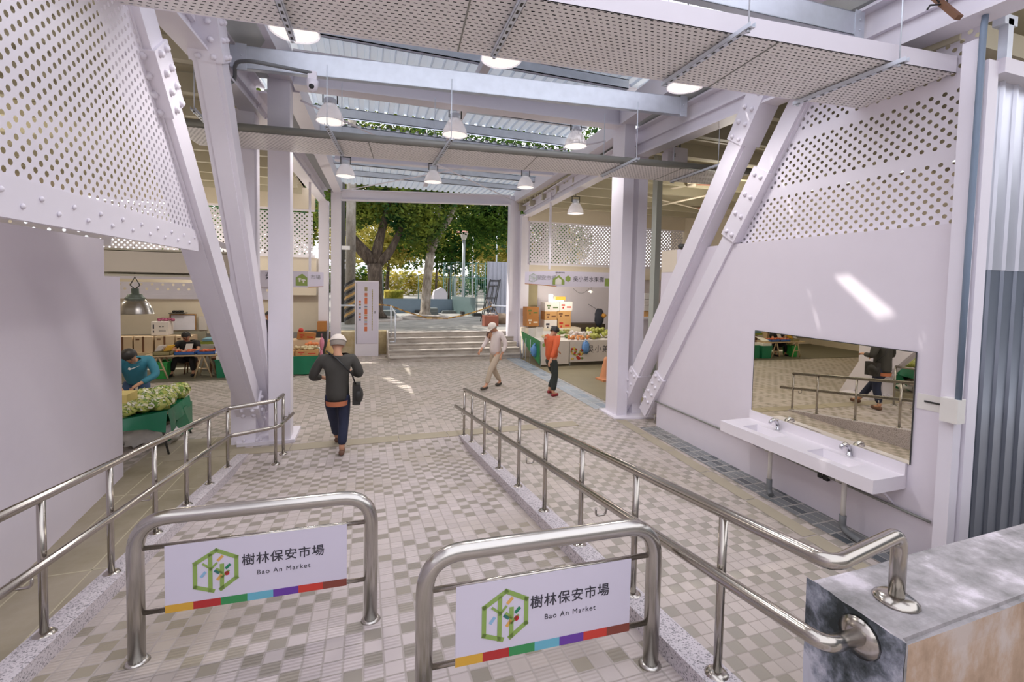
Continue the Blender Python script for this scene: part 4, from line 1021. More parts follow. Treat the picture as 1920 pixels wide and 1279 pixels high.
    for sd in 'LR':
        a, c = j['an'+sd], j['to'+sd]; d = (c-a); d.z = 0; d = d.normalized() if d.length > .01 else fd
        zf = c.z-.02*s; z0 = a.z-.055*s
        skin_mesh('shoe', {'h':(V((a.x,a.y,z0+.01*s))-d*.045*s,.04*s),'m':(V((a.x,a.y,z0))+d*.05*s,.045*s),'t':(c+d*.04*s,.04*s)}, [('h','m'),('m','t')], shoe, r)
    # eyes, mouth, hair
    b = MB()
    for q in (-1,1): b.ball(hc+fd*.083*s+rt*q*.034*s+up*.012*s, (.013*s,.013*s,.009*s), 6, 4)
    b.build('eyes', BLACK, r)
    b = MB(); b.obox(hc+fd*.082*s-up*.062*s, rt*.022*s, fd*.006*s, up*.005*s); b.build('mouth', mat('lips', (168,98,90), .5), r)
    def shell(name, mt, k0, rad, brim=0., low=-.5):
        b = MB(); vs = []; nn, mm = 16, 7
        for i in range(mm+1):
            t_ = PI/2-(PI/2-low)*i/mm
            for k in range(nn):
                a = 2*PI*k/nn; front = math.cos(a)
                tt = max(t_, k0) if front > .2 else t_
                vs.append(hc+up*(.015*s)+(fd*math.cos(a)*math.cos(tt)*1.04+rt*math.sin(a)*math.cos(tt))*rad*s+up*math.sin(tt)*(rad+.012)*s)
        b.add(vs, [(i*nn+k, i*nn+(k+1)%nn, (i+1)*nn+(k+1)%nn, (i+1)*nn+k) for i in range(mm) for k in range(nn)], 0, True)
        if brim: b.prism([hc+up*.055*s+fd*.08*s-rt*.08*s, hc+up*.045*s+fd*.17*s-rt*.05*s, hc+up*.045*s+fd*.17*s+rt*.05*s, hc+up*.055*s+fd*.08*s+rt*.08*s], up*.01*s)
        return b.build(name, mt, r)
    if hair: shell('hair', hair, .35, .104)
    if cap: shell('cap', cap, .2, .113, 1., .12)
    return r, j, W
CHAR = mat('charcoal_jacket', (64,62,58), .8, namt=.1); NAVY = mat('navy_jeans', (36,42,66), .8, namt=.15); SAND = mat('brown_sandal', (104,74,58), .6)
TEAL = mat('teal_jacket', (52,122,142), .7, namt=.1); SLATE = mat('slate_trousers', (62,82,112), .8); ORG = mat('orange_jacket', (206,92,48), .7, namt=.15); LEGD = mat('dark_leggings', (50,56,52), .8)
PALE = mat('pale_shirt', (222,210,206), .7); BEIGE = mat('beige_trousers', (186,170,150), .8); BTEE = mat('black_tee', (34,32,34), .8); CAPW = mat('white_cap', (226,216,206), .8)
GREYH = mat('grey_hair', (150,140,130), .7); REDS = mat('red_shoe', (142,44,48), .5)
STAND = dict(pelvis=(0,0,.9), chest=(0,.01,1.24), neck=(0,.02,1.43), head=(0,.045,1.55), shL=(-.185,0,1.36), shR=(.185,0,1.36), elL=(-.25,-.02,1.1), elR=(.25,-.02,1.1),
             wrL=(-.25,.08,.87), wrR=(.25,.08,.87), hipL=(-.09,0,.86), hipR=(.09,0,.86), knL=(-.1,.03,.47), knR=(.1,.03,.47), anL=(-.1,0,.08), anR=(.1,0,.08), toL=(-.12,.13,.035), toR=(.12,.13,.035))
def pose(**k): d = dict(STAND); d.update(k); return d
# man walking down into the market, back to the viewpoint
f = rz(642,851,.02)
r, j, W = person('person in charcoal jacket and pale cap walking away with a black shoulder bag', f-V((.07,0,.0)), .05,
    pose(head=(0,.07,1.53), shL=(-.2,0,1.34), shR=(.2,0,1.34), elL=(-.33,.02,1.08), elR=(.3,.0,1.1), wrL=(-.24,.26,1.03), wrR=(.16,.26,1.1),
         knL=(-.07,.22,.47), anL=(-.05,.46,.1), toL=(-.05,.6,.045), knR=(.08,.05,.46), anR=(.06,-.03,.08), toR=(.06,.1,.035)), CHAR, NAVY, SAND, GREYH, CAPW, sc=1.03, HEM=.2)
b = MB(); c = W((.25,.02,.84)); b.obox(c, V((.055,0,0)), V((0,.12,0)), V((0,0,.14))); b.ball(c+V((.02,-.02,-.02)), (.075,.13,.13), 10, 6)
o = b.build('shoulder_bag', mat('black_bag', (40,38,36), .5)); tag(o, 'black shoulder bag hanging at the hip of the capped person', 'bag')
st = MB(); st.tube([W((.24,.0,.96)), W((.2,-.17,1.15)), W((.0,-.13,1.36)), W((-.14,.0,1.44))], .012, 6); so = st.build('strap', BLACK, None); so.parent = o; so.location = so.location-o.location
b = MB(); b.lathe([(.15,.0),(.158,.07)], W((0,0,.70)), 18); sh = b.build('shirt_hem', mat('orange_hem', (190,116,82), .8), r)
# pale walker
f1 = rz(928,727,0)
person('person in pale shirt, pale cap and beige trousers walking before the park steps', f1, -2.0,
    pose(head=(0,.1,1.5), chest=(0,.06,1.22), elL=(-.27,-.1,1.1), wrL=(-.26,.02,.88), elR=(.26,.1,1.1), wrR=(.22,.28,.95), knL=(-.1,.24,.48), anL=(-.1,.36,.12), toL=(-.1,.5,.06), knR=(.1,-.02,.46), anR=(.1,-.26,.1), toR=(.1,-.14,.035)),
    PALE, BEIGE, mat('dark_shoe', (70,64,56), .6), GREYH, CAPW, sc=.97)
# orange walker
f2 = rz(1032,742,0)
person('person in orange jacket and dark leggings striding past the fruit stall', f2, 1.25,
    pose(head=(0,.08,1.5), elL=(-.25,.1,1.08), wrL=(-.2,.32,1.0), elR=(.27,-.14,1.1), wrR=(.27,-.26,.9), knL=(-.08,.2,.46), anL=(-.08,.02,.12), toL=(-.08,.14,.05), knR=(.08,.06,.46), anR=(.08,-.0,.08), toR=(.08,.13,.035)),
    ORG, LEGD, REDS, HAIR, None, sc=.97)
# woman bending over the vegetable table
f3 = ry(258,800,8.75); f3.z = 0
r, j, W = person('person in teal jacket bending over the bagged vegetables', (f3.x-.02,8.75,0), PI-.25,
    pose(pelvis=(0,-.12,.84), chest=(0,.12,1.08), neck=(0,.25,1.2), head=(.02,.36,1.27), look=(0,.6,-.8), shL=(-.2,.1,1.16), shR=(.2,.1,1.16), elL=(-.3,.22,.92), elR=(.27,.28,.92), wrL=(-.1,.42,.82), wrR=(.12,.5,.8), hipL=(-.1,-.12,.8), hipR=(.1,-.12,.8), knL=(-.1,-.04,.45), knR=(.1,-.04,.45), anL=(-.1,-.08,.08), anR=(.1,-.08,.08), toL=(-.1,.05,.035), toR=(.1,.05,.035)),
    TEAL, SLATE, BLACK, HAIR, None)
b = MB(); c = j['chest']+V((.06,-.165,-.02)); uu = V((1,.1,.12)); P = [(-.07,-.012),(-.045,-.03),(.09,.03),(-.03,-.004),(-.055,.018)]
b.prism([c+V((p[0],0,p[1]+p[0]*.05)) for p in P], (0,-.006,0)); b.build('chest_mark', PVC, r)
# woman sitting at the trestle table
f4 = ry(356,700,13.45); f4.z = .02
person('person in black tee sitting behind the trestle table looking at folded hands', f4, PI-.05,
    pose(pelvis=(0,-.05,.42), chest=(0,.12,.72), neck=(0,.2,.9), head=(-.0,.27,1.0), look=(0,.8,-.35), shL=(-.2,.12,.82), shR=(.2,.12,.82), elL=(-.27,.3,.64), elR=(.27,.3,.64), wrL=(-.09,.46,.66), wrR=(.09,.46,.67),
         hipL=(-.1,-.02,.4), hipR=(.1,-.02,.4), knL=(-.14,.36,.44), knR=(.22,.34,.44), anL=(-.16,.3,.09), anR=(.32,.26,.09), toL=(-.16,.42,.035), toR=(.34,.38,.035)),
    BTEE, BTEE, BLACK, HAIR, None, sleeves=False)
r = thing('stool', 'dark stool under the person in the black tee', 'stool', (f4.x,13.5,.02))
b = MB(); b.cyl((f4.x,13.52), .17, .3, .34, 16); b.build('seat', BROWN, r)
for a in range(4):
    x = f4.x+.12*math.cos(PI/4+a*PI/2); y = 13.52+.12*math.sin(PI/4+a*PI/2); b = MB(); b.tube([(x,y,.3),(x+(x-f4.x)*.3,y+(y-13.52)*.3,.02)], .016, 6); b.build('leg', BROWN, r)
# half hidden person behind the ramp side columns
f5 = ry(505,600,14.3); f5.z = .02
person('person in dark vest half hidden between the ramp side columns', f5, PI+.3, pose(), mat('dark_vest', (72,70,82), .8), LEGD, BLACK, HAIR, None, sc=.93)

# ================================================================== LEFT WING: VEGETABLE TABLE
zt = .62
A, B_ = rz(314,771,zt), rz(355,741,zt); Lf = (rz(236,786,zt)-A).normalized()*1.35
C_, D_ = B_+Lf, A+Lf
r = thing('folding_table', 'folding table under the green tarpaulin with vegetables', 'table', ((A.x+C_.x)/2,(A.y+C_.y)/2,0))
b = MB(); b.prism([p-Z_*.045 for p in (A,B_,C_,D_)], Z_*.035); b.build('table_top', WOOD, r)
ctr = (A+B_+C_+D_)/4
for p, q in ((A,D_),(B_,C_)):
    for s_, t_ in ((p,.9),(q,.9)):
        a = ctr+(s_-ctr)*.8; c = ctr+(s_-ctr)*1.02; b = MB(); b.tube([(a.x,a.y,zt-.05),(c.x,c.y,.0)], .014, 8); b.build('leg', DARK, r)
b = MB(); dr = V((0,0,-1))
b.prism([p-Z_*.008 for p in (A,B_,C_,D_)], Z_*.012)
def skirt(b, p, q, n, hem, out):
    p, q, out = V(p), V(q), V(out).normalized()
    vs = []
    for i in range(n+1):
        t = i/n; a = p+(q-p)*t; h = hem(t); vs += [a+Z_*.004, a+out*.03-Z_*h*.5+out*.02*math.sin(i*1.7), a+out*(.045+.03*math.sin(i*1.7))-Z_*h]
    b.add(vs, [(3*i+k,3*i+k+1,3*i+4+k,3*i+3+k) for i in range(n) for k in (0,1)], 0, True)
rt_ = (A-D_).normalized(); fr_ = (A-B_).normalized()
skirt(b, D_, A, 12, lambda t: .15+.03*math.sin(t*9)+(.12*max(0,t-.8)/.2), fr_)
skirt(b, A, B_, 10, lambda t: .27-.17*t+.25*max(0,.18-t), rt_)
skirt(b, B_, C_, 8, lambda t: .4, -fr_)
tag(b.build('tarpaulin', GREEN), 'glossy green tarpaulin draped over the vegetable table', 'tarpaulin')
b = MB(); p = A+(B_-A)*.55+rt_*.03; b.prism([p-Z_*.1, B_-Z_*.1+rt_*.03, B_*V((1,1,0))+Z_*.06+rt_*.03, V((p.x,p.y,.06))-rt_*.2], rt_*.01); tag(b.build('tarpaulin', GREEN), 'second green tarpaulin hanging to the floor at the table end', 'tarpaulin')
# bags of greens
def veg_bag(c, s, lab):
    c = V(c); r = thing('vegetable_bag', lab, 'bag of vegetables', c, 'bagged greens on the green tarpaulin')
    b = MB(); b.ball(c+Z_*s[2], s, 16, 9, 0, .28); b.build('plastic_bag', BAGV, r)
    b = MB()
    for i in range(420):
        t, a = random.uniform(-.2,1.4), random.uniform(0,2*PI); n = V((math.cos(t)*math.cos(a), math.cos(t)*math.sin(a), math.sin(t)))
        p = c+Z_*s[2]+V((n.x*s[0],n.y*s[1],n.z*s[2]))*random.uniform(.95,1.14); w = random.uniform(.01,.034)
        t1 = n.cross(V((random.random(),random.random(),random.random()))).normalized(); t2 = n.cross(t1)
        b.prism([p-t1*w-t2*w*.5, p+t1*w*1.3-t2*w*.3, p+t1*w+t2*w*.6, p-t1*w*.6+t2*w*.5], n*.003, random.choice((0,0,1,1,2,3)))
    o = b.build('greens', [mat('green_leafy', (110,142,52), .5), mat('yellow_leafy', (186,190,104), .5), mat('pale_stalk', (222,216,176), .5), mat('glossy_film', (232,228,214), .15)], r); o['kind'] = 'stuff'
    return r
BAGV = mat('bag_of_greens', (176,180,96), .3, nscale=18, namt=.4)
k = 0
names = ['nearest the green table corner','second along the table front','at the front beside the yellow carton','third along the middle row','in the middle row before the teal jacket','in the back row at the raised end','in the back row, middle','in the back row under the teal sleeve']
for (u_, w_) in ((.1,.2),(.28,.22),(.48,.22),(.16,.52),(.4,.5),(.08,.85),(.27,.82),(.46,.8)):
    p = A+(D_-A)*(u_*.78+.02)+(B_-A)*w_
    veg_bag((p.x,p.y,zt+.005), (.14,.15,.085+.035*w_), 'clear bag of pale green vegetables '+names[k]); k += 1
p = rz(238,783,zt); b = MB(); b.box((p.x-.34,p.y+.0,zt+.005),(p.x,p.y+.3,zt+.3)); tag(b.build('carton', mat('yellow_carton', (206,184,112), .7)), 'open yellow carton on the vegetable table beside the blank wall', 'carton')
b = MB()
for (x,y,s_) in ((-3.1,7.85,.24),(-2.88,7.95,.2),(-3.3,7.95,.22)): b.ball((x,y,s_*.75), (s_,s_*.9,s_*.75), 16, 10, 0, .3)
tag(b.build('plastic_sack', BAGW), 'clear crumpled plastic sack under the vegetable table', 'sack')

# ---- trestle table with trays
ty0, ty1, tz = 12.78, 13.25, .6
r = thing('trestle_table', 'pale trestle table with blue trays before the seated person', 'table', (-4.15,13.,.02))
b = MB(); b.box((-5.05,ty0,tz-.03),(-3.28,ty1,tz)); b.build('table_top', WOOD, r)
for x in (-4.75,-3.83):
    for y in (ty0+.06,ty1-.06):
        b = MB(); b.tube([(x-.02,y,tz-.03),(x-.17,y,.02)], .02, 6); b.build('leg', WOOD, r)
        b = MB(); b.tube([(x+.02,y,tz-.03),(x+.2,y,.02)], .02, 6); b.build('leg', WOOD, r)
    b = MB(); b.tube([(x-.1,ty0+.06,.25),(x+.12,ty0+.06,.25)], .014, 6); b.build('stretcher', WOOD, r)
def crate(x0, x1, y0, y1, z0, h, mt, lab, cat='tray', name='tray', grp=None, wall=.012):
    b = MB(); b.box((x0,y0,z0),(x1,y1,z0+.01)); b.box((x0,y0,z0),(x1,y0+wall,z0+h)); b.box((x0,y1-wall,z0),(x1,y1,z0+h)); b.box((x0,y0,z0),(x0+wall,y1,z0+h)); b.box((x1-wall,y0,z0),(x1,y1,z0+h))
    return tag(b.build(name, mt), lab, cat, grp)
def produce(x0, x1, y0, y1, z, r, n, mt, name, lab, cat, grp, stretch=(1,1,1)):
    proto = None
    for i in range(n):
        p = V((random.uniform(x0+r,x1-r), random.uniform(y0+r,y1-r), z+r*.8*random.choice((0,1,1.6))))
        if proto is None:
            b = MB(); b.ball((0,0,r*stretch[2]), (r*stretch[0],r*stretch[1],r*stretch[2]), 8, 6); proto = b.build(name, mt, local=True); proto.location = p; tag(proto, lab, cat, grp)
        else:
            o = proto.copy(); COL.objects.link(o); o.location = p; o.rotation_euler = (0,0,random.uniform(0,6))
crate(-4.42,-3.98,ty0+.03,ty1-.06,tz+.002,.075,BLUE,'blue tray of orange roots on the trestle table, at the whiteboard side')
crate(-3.94,-3.56,ty0+.03,ty1-.06,tz+.002,.07,BLUE,'blue tray of orange roots on the trestle table, at the white card side')
CARROT = mat('orange_root', (206,98,58), .5)
for (x0,x1,gl) in ((-4.4,-4.0,'whiteboard side'),(-3.92,-3.58,'white card side')):
    produce(x0,x1,ty0+.05,ty1-.1,tz+.04,.024,14,CARROT,'carrot','orange root in the blue tray at the %s' % gl,'carrot','orange roots in the blue tray at the %s' % gl,(3,1,1))
b = MB(); b.prism([(-3.62,12.85,tz+.01),(-3.3,12.95,tz+.02),(-3.2,13.2,tz+.16),(-3.5,13.1,tz+.1)], (0,0,.01)); tag(b.build('white_sheet', PVC), 'white sheet leaning at the end of the trestle table', 'sheet')
b = MB(); b.prism([(-4.28,13.05,tz+.08),(-4.12,13.05,tz+.08),(-4.1,13.1,tz+.24),(-4.25,13.1,tz+.24)], (0,.008,0)); tag(b.build('price_card', PVC), 'white price card standing in the blue tray', 'card')
crate(-4.85,-4.5,ty0+.05,ty1-.1,tz+.002,.08,mat('olive_basket', (150,140,100), .7, namt=.2),'olive basket on the trestle table beside the blue tray','basket','basket')
for i,(x,z,mt_,lab) in enumerate(((-4.78,tz+.085,WBOX,'white snack packets stacked in the olive basket'),(-4.6,tz+.085,YELLOW,'yellow packets in the olive basket'))):
    b = MB()
    for q in range(3): b.obox((x+.03*q,13.0,z+.03+.045*q), V((.07,0,.01)), V((0,.05,0)), V((0,0,.02)))
    tag(b.build('packet', mt_), lab, 'packets')
BX = [(-6.45,.43),(-5.98,.42),(-5.5,.44),(-5.02,.4)]
for i,(x,w) in enumerate(BX):
    r = thing('cardboard_box', ['pale cardboard box in the row by the wall, behind the teal jacket','pale cardboard box in the row, second from the teal jacket','pale cardboard box in the row with white packets before it','pale cardboard box in the row under the white carton'][i], 'box', (x+w/2,14.9,.4))
    b = MB(); b.box((x,14.7,.42),(x+w,15.1,.86)); b.build('carton', KRAFTL, r)
    b = MB(); b.box((x+w*.45,14.695,.42),(x+w*.55,14.7,.86)); b.box((x+w*.1,14.695,.76),(x+w*.3,14.7,.8)); b.build('tape', BROWN, r)
b = MB(); b.box((-6.6,14.6,.36),(-4.5,15.2,.42)); b.box((-6.55,14.65,.02),(-6.5,15.15,.36)); b.box((-4.6,14.65,.02),(-4.55,15.15,.36)); tag(b.build('shelf_board', WOOD), 'low board shelf carrying the row of pale boxes', 'shelf')
r = thing('cardboard_box', 'white carton with dark print standing on the pale boxes', 'box', (-5.42,15.,.87))
b = MB(); b.box((-5.64,14.85,.87),(-5.24,15.2,1.25)); b.build('carton', WBOX, r)
b = MB()
for (x,z,w,h) in ((-5.6,.95,.03,.05),(-5.6,1.05,.03,.12),(-5.45,1.1,.03,.02),(-5.38,1.1,.03,.02),(-5.46,1.0,.16,.008),(-5.46,.97,.16,.008)): b.box((x,14.846,z),(x+w,14.85,z+h))
b.build('print', INK, r)
b = MB()
for i in range(5): b.ball((-5.5+.08*i,15.,1.29+.015*(i%2)), (.06,.06,.045), 7, 5, 0, .2)
tag(b.build('pink_bag', mat('magenta_bag', (160,82,112), .4, namt=.2, nscale=15)), 'crumpled magenta bag on top of the white carton', 'bag')
r = thing('whiteboard', 'framed whiteboard standing against the cream back wall', 'whiteboard', (-5.15,15.75,.6))
b = MB(); b.prism([(-5.5,15.72,.92),(-4.88,15.72,.92),(-4.88,15.78,1.38),(-5.5,15.78,1.38)], (0,.015,0)); b.build('board', mat('whiteboard_face', (226,222,232), .3), r)
b = MB()
for a, c in (((-5.51,.91),(-5.51,1.4)),((-4.86,.91),(-4.86,1.4)),((-5.52,1.39),(-4.85,1.39))): b.bar((a[0],15.74,a[1]), (c[0],15.76,c[1]), .03, .03, (0,1,0))
b.build('frame', mat('tan_frame', (160,124,84), .6), r)
b = MB(); b.box((-5.52,15.4,.3),(-4.5,15.5,.9)); tag(b.build('grey_panel', mat('olive_grey_panel', (158,154,136), .6)), 'olive grey panel below the whiteboard behind the seated person', 'panel')
b = MB(); b.box((-5.5,15.6,1.42),(-5.1,15.85,1.44)); 
for i in range(4): b.ball((-5.4+.07*i,15.7,1.48), (.05,.05,.035), 7, 4, 0, .3)
tag(b.build('dark_bundle', DARK), 'dark bundle on the shelf above the whiteboard', 'bundle')
b = MB(); b.box((-4.83,15.9,.9),(-4.62,15.98,1.32)); tag(b.build('notice', WBOX), 'pale notice pinned beside the whiteboard', 'notice')
fx = ry(378,650,13.9).x
b = MB(); b.box((fx,13.8,.02),(fx+.72,14.3,.72)); tag(b.build('foam_box', mat('grey_white_foam', (196,190,178), .8)), 'big grey white foam chest beside the seated person', 'chest')
for i,(z,w,mt_,lab) in enumerate(((.725,.5,mat('olive_crate', (136,146,62), .6),'olive green pack on the foam chest'),(.8,.55,mat('teal_pack', (120,160,176), .6),'pale blue pack on top of the olive pack'))):
    b = MB(); b.box((fx-.02+.05*i,13.85,z),(fx+w,14.25,z+.07)); tag(b.build('pack', mt_), lab, 'pack')
b = MB(); b.box((fx+.2,14.6,.02),(fx+.75,14.95,1.05)); tag(b.build('crate', mat('rust_crate', (172,92,74), .6)), 'rust red crate behind the foam chest', 'crate')
def bin_(x0,x1,y0,y1,h,mt_,lab):
    r = thing('storage_bin', lab, 'bin', ((x0+x1)/2,(y0+y1)/2,.02)); b = MB(); e = .03
    b.add([(x0+e,y0+e,.02),(x1-e,y0+e,.02),(x1-e,y1-e,.02),(x0+e,y1-e,.02),(x0,y0,h),(x1,y0,h),(x1,y1,h),(x0,y1,h)], [(0,3,2,1),(0,1,5,4),(1,2,6,5),(2,3,7,6),(3,0,4,7)]); b.build('tub', mt_, r)
    b = MB(); 
    for a, c in (((x0,y0),(x1,y0)),((x1,y0),(x1,y1)),((x1,y1),(x0,y1)),((x0,y1),(x0,y0))): b.bar((a[0],a[1],h),(c[0],c[1],h),.03,.03)
    b.build('rim', mt_, r)
xa, xb_ = ry(290,690,12.9).x, ry(315,690,12.9).x; bin_(xa,xb_,12.85,13.3,.42,GREENL,'bright green storage bin under the trestle table')
xa, xb_ = ry(403,690,12.7).x, ry(440,690,12.7).x; bin_(xa,xb_,12.7,13.15,.46,GREENB,'dark green storage bin at the end of the trestle table')
b = MB(); b.box((xa+.02,12.72,.465),(xb_-.02,13.1,.56)); tag(b.build('foam_box', PVC), 'white foam box standing on the dark green bin', 'box')
r = thing('chair', 'dark chair beside the dark green bin', 'chair', (-3.62,13.5,.02))
b = MB(); b.box((-3.82,13.35,.38),(-3.45,13.75,.42)); b.build('seat', BROWN, r)
b = MB(); b.box((-3.82,13.72,.42),(-3.45,13.76,.72)); b.build('backrest', BROWN, r)
for x in (-3.8,-3.47):
    for y in (13.37,13.73): b = MB(); b.box((x-.015,y-.015,.02),(x+.015,y+.015,.38)); b.build('leg', BROWN, r)

# ---- produce stall with the green skirt between the columns and the park
r = thing('market_counter', 'produce counter with a green skirt beside the park opening', 'counter', (-2.1,13.2,.02))
b = MB(); b.box((-2.95,12.74,.02),(-1.2,14.1,.5)); b.build('counter', WOOD, r)
b = MB(); nsk = 26
vs = []
for i in range(nsk+1):
    x = -2.97+i*(1.79/nsk); vs += [(x,12.72,.505),(x,12.7+.012*math.sin(i*1.1),.26),(x,12.685+.022*math.sin(i*1.1+.4),.035)]
b.add(vs, [(3*i+q,3*i+q+1,3*i+4+q,3*i+3+q) for i in range(nsk) for q in (0,1)], 0, True); b.add([(-1.18,12.72,.505),(-1.17,12.7,.035),(-1.17,14.1,.035),(-1.18,14.1,.505)], [(0,1,2,3)]); b.build('skirt', GREEN, r)
def carton(x0,x1,y0,y1,z0,h,mt_,lab,rot=0,print_=True,ink=RED,flap=False):
    r = thing('cardboard_box', lab, 'box', ((x0+x1)/2,(y0+y1)/2,z0))
    b = MB(); cx,cy_ = (x0+x1)/2,(y0+y1)/2
    b.box((x0,y0,z0),(x1,y1,z0+h)); b.build('carton', mt_, r)
    if print_:
        b = MB(); w = x1-x0; b.box((x0+w*.55,y0-.003,z0+h*.35),(x0+w*.9,y0,z0+h*.5)); b.box((x0+w*.12,y0-.003,z0+h*.55),(x0+w*.4,y0,z0+h*.72)); b.box((x0+w*.2,y0-.003,z0+h*.25),(x0+w*.32,y0,z0+h*.45)); b.build('print', ink, r)
    if rot: r.rotation_euler = (0,rot,0)
    return r
carton(-1.73,-1.19,12.76,13.05,.505,.14,KRAFT,'kraft produce box with red print at the front of the green skirt')
carton(-2.35,-1.76,12.76,13.05,.505,.12,KRAFT,'kraft produce box at the front partly behind the column')
x0 = ry(557,620,13.7).x; carton(x0,x0+.46,13.6,13.85,.82,.2,KRAFTD,'brown box tilted at the back of the produce counter',.12)
b = MB(); b.ball((x0+.1,13.7,1.08), .07, 10, 7); tag(b.build('red_fruit', RED), 'round red fruit on the tilted brown box', 'fruit')
b = MB(); b.box((-2.3,13.55,.5),(-1.2,14.05,.82)); tag(b.build('riser', KRAFTL), 'cardboard riser carrying the tilted brown box', 'riser')
b = MB(); b.box((-1.62,13.3,.5),(-1.18,13.6,.62)); tag(b.build('fruit_tray', WBOX), 'white tray of oranges on the produce counter', 'tray')
produce(-1.64,-1.16,13.28,13.6,.62,.05,14,mat('orange_skin',(226,138,86),.5),'orange','orange piled in the white tray on the produce counter','orange','oranges on the produce counter')
produce(-1.78,-1.22,12.8,13.04,.64,.035,26,mat('pale_bundle',(206,190,150),.6,namt=.25),'bamboo_shoot','pale vegetable heaped in the kraft box on the green skirt','vegetable','pale vegetables in the kraft box',(1.9,1,1))
produce(-2.0,-1.62,13.1,13.35,.56,.045,9,mat('brown_root',(170,128,92),.7),'taro','brown root heaped by the column on the produce counter','root','brown roots on the produce counter')
produce(-1.6,-1.2,13.06,13.3,.55,.04,12,mat('greyish_green',(132,142,104),.6),'bagged_melon','grey green vegetable between the oranges and the kraft box','vegetable','grey green vegetables on the produce counter',(1.3,1,1))
b = MB(); pk = ry(603,655,12.9)
b.ball((pk.x,12.95,.78), (.06,.06,.18), 10, 7, 0, .15); b.ball((pk.x-.01,12.95,.42), (.05,.05,.24), 10, 7, 0, .15); b.tube([(pk.x,12.95,.95),(pk.x,12.97,1.06)], .006, 5); tag(b.build('pink_bag', PINK), 'bunch of pink plastic bags hanging at the end of the green skirt', 'bag')
b = MB(); b.ball((pk.x+.17,13.6,.42), (.13,.13,.42), 10, 7, 0, .1); tag(b.build('sack', mat('tan_sack',(206,172,116),.7)), 'tan sack standing behind the pink bags', 'sack')
b = MB(); b.box((-1.42,15.05,.9),(-1.16,15.35,1.2)); tag(b.build('cardboard_box', KRAFTD), 'brown box high at the post beside the park opening', 'box')
b = MB(); b.box((-1.8,15.0,.02),(-1.15,15.38,.9)); tag(b.build('cupboard', DARK), 'dark cupboard carrying the brown box beside the post', 'cupboard')
# sign board of that stall
def house_icon(b, o, ux, s, mi=0):
    o, ux = V(o), V(ux); n = ux.cross(Z_).normalized()*.002
    b.prism([o+ux*(x*s)+Z_*(z*s) for x,z in ((-.5,0),(.5,0),(.5,.62),(.05,1.),(-.5,.62))], n, mi)
r = thing('stall_sign', 'stall sign with green house panel and mushrooms', 'sign', (-2.,12.5,2.3))
b = MB(); b.box((-3.0,12.55,2.3),(-1.4,12.58,2.71)); b.build('board', SIGNW, r)
b = MB(); b.prism([(-1.4,12.55,2.3),(-1.05,12.75,2.32),(-1.05,12.75,2.7),(-1.4,12.55,2.71)], (-.02,.03,0)); b.build('end_board', SIGNW, r)
b = MB(); hx = ry(565,530,12.54).x; b.prism([(hx-.13,12.549,2.34),(hx+.14,12.549,2.34),(hx+.14,12.549,2.55),(hx+.02,12.549,2.65),(hx-.13,12.549,2.55)], (0,-.003,0)); o = b.build('icon', SIGNG, r); o['label'] = 'green house icon'
b = MB()
for (dx,dz,w) in ((-.04,2.5,.05),(.05,2.47,.055)): b.prism([(hx+dx+w*math.cos(a),12.545,dz+.75*w*math.sin(a)) for a in [PI*k/8 for k in range(9)]], (0,-.002,0)); b.box((hx+dx-.018,12.543,dz-.06),(hx+dx+.018,12.545,dz))
b.build('mushroom_icon', PVC, r)
text('菇', 'lettering', .2, (ry(505,523,12.54).x,12.546,2.56), X_, Z_, INK, r)
text('市場', 'lettering', .13, (-1.23,12.64,2.56), (.35,.2,0), Z_, mat('pale_print',(160,160,164),.6), r)
b = MB(); b.prism([(-1.395,12.545,2.3),(-1.055,12.742,2.32),(-1.055,12.742,2.335),(-1.395,12.545,2.318)], (.0,-.003,0)); b.build('colour_edge', KRAFTD, r)
# ================================================================== FRUIT STALL
cx0, cx1, cy0, cy1, ch = 5.0, 8.4, 12.42, 14.1, .79
r = thing('market_counter', 'fruit counter with printed white front panels', 'counter', (6.7,13.2,0))
b = MB(); b.box((cx0,cy0,ch-.04),(cx1,cy1,ch)); b.build('counter_top', WBOX, r)
for x in (cx0+.03,6.,7.2,cx1-.05):
    for y in (cy0+.05,cy1-.05): b = MB(); b.tube([(x,y,0),(x,y,ch-.04)], .018, 8); b.build('leg', GALV, r)
fy = cy0-.006
for (xa,xb_,z0) in ((cx0+.02,5.93,.08),(5.96,cx1,.13)):
    b = MB(); b.box((xa,fy-.008,z0),(xb_,fy,ch-.005)); o = b.build('front_panel', mat('banner_white', (206,196,186), .5, namt=.03), r)
b = MB(); b.prism([(5.1+.045*math.cos(2*PI*k/6+PI/6)*1.3,fy-.009,.68+.045*math.sin(2*PI*k/6+PI/6)*1.3) for k in range(6)], (0,-.002,0)); b.build('emblem', SIGNG, r)
b = MB()
for i in range(26):
    b.ball((6.0+random.uniform(.0,.45),fy-.01,.35+random.uniform(-.12,.2)), (random.uniform(.03,.07),.004,random.uniform(.02,.06)), 7, 5, random.choice((0,0,1,2)))
o = b.build('fruit_picture', [mat('print_red',(180,60,44),.5), mat('print_yellow',(206,176,84),.5), mat('print_green',(120,136,70),.5)], r); o['label'] = 'printed picture of fruit'
text('吳小弟水果攤', 'lettering', .25, (7.32,fy-.01,.5), X_, Z_, INK, r, space=1.1)
b = MB(); b.prism([(cx0-.02,y,z) for y,z in ((14.15,.92),(12.45,.8),(12.42,.07),(13.2,.3),(14.0,.68))], (.008,0,0)); o = b.build('side_banner', mat('banner_green',(44,130,66),.45,nscale=2,namt=.2), r); o['label'] = 'green banner on the counter end'
for y in (13.2,13.6,14.1): b = MB(); b.tube([(cx0-.04,y,0),(cx0-.04,y,.75)], .012, 6); b.build('leg', GALV, r)
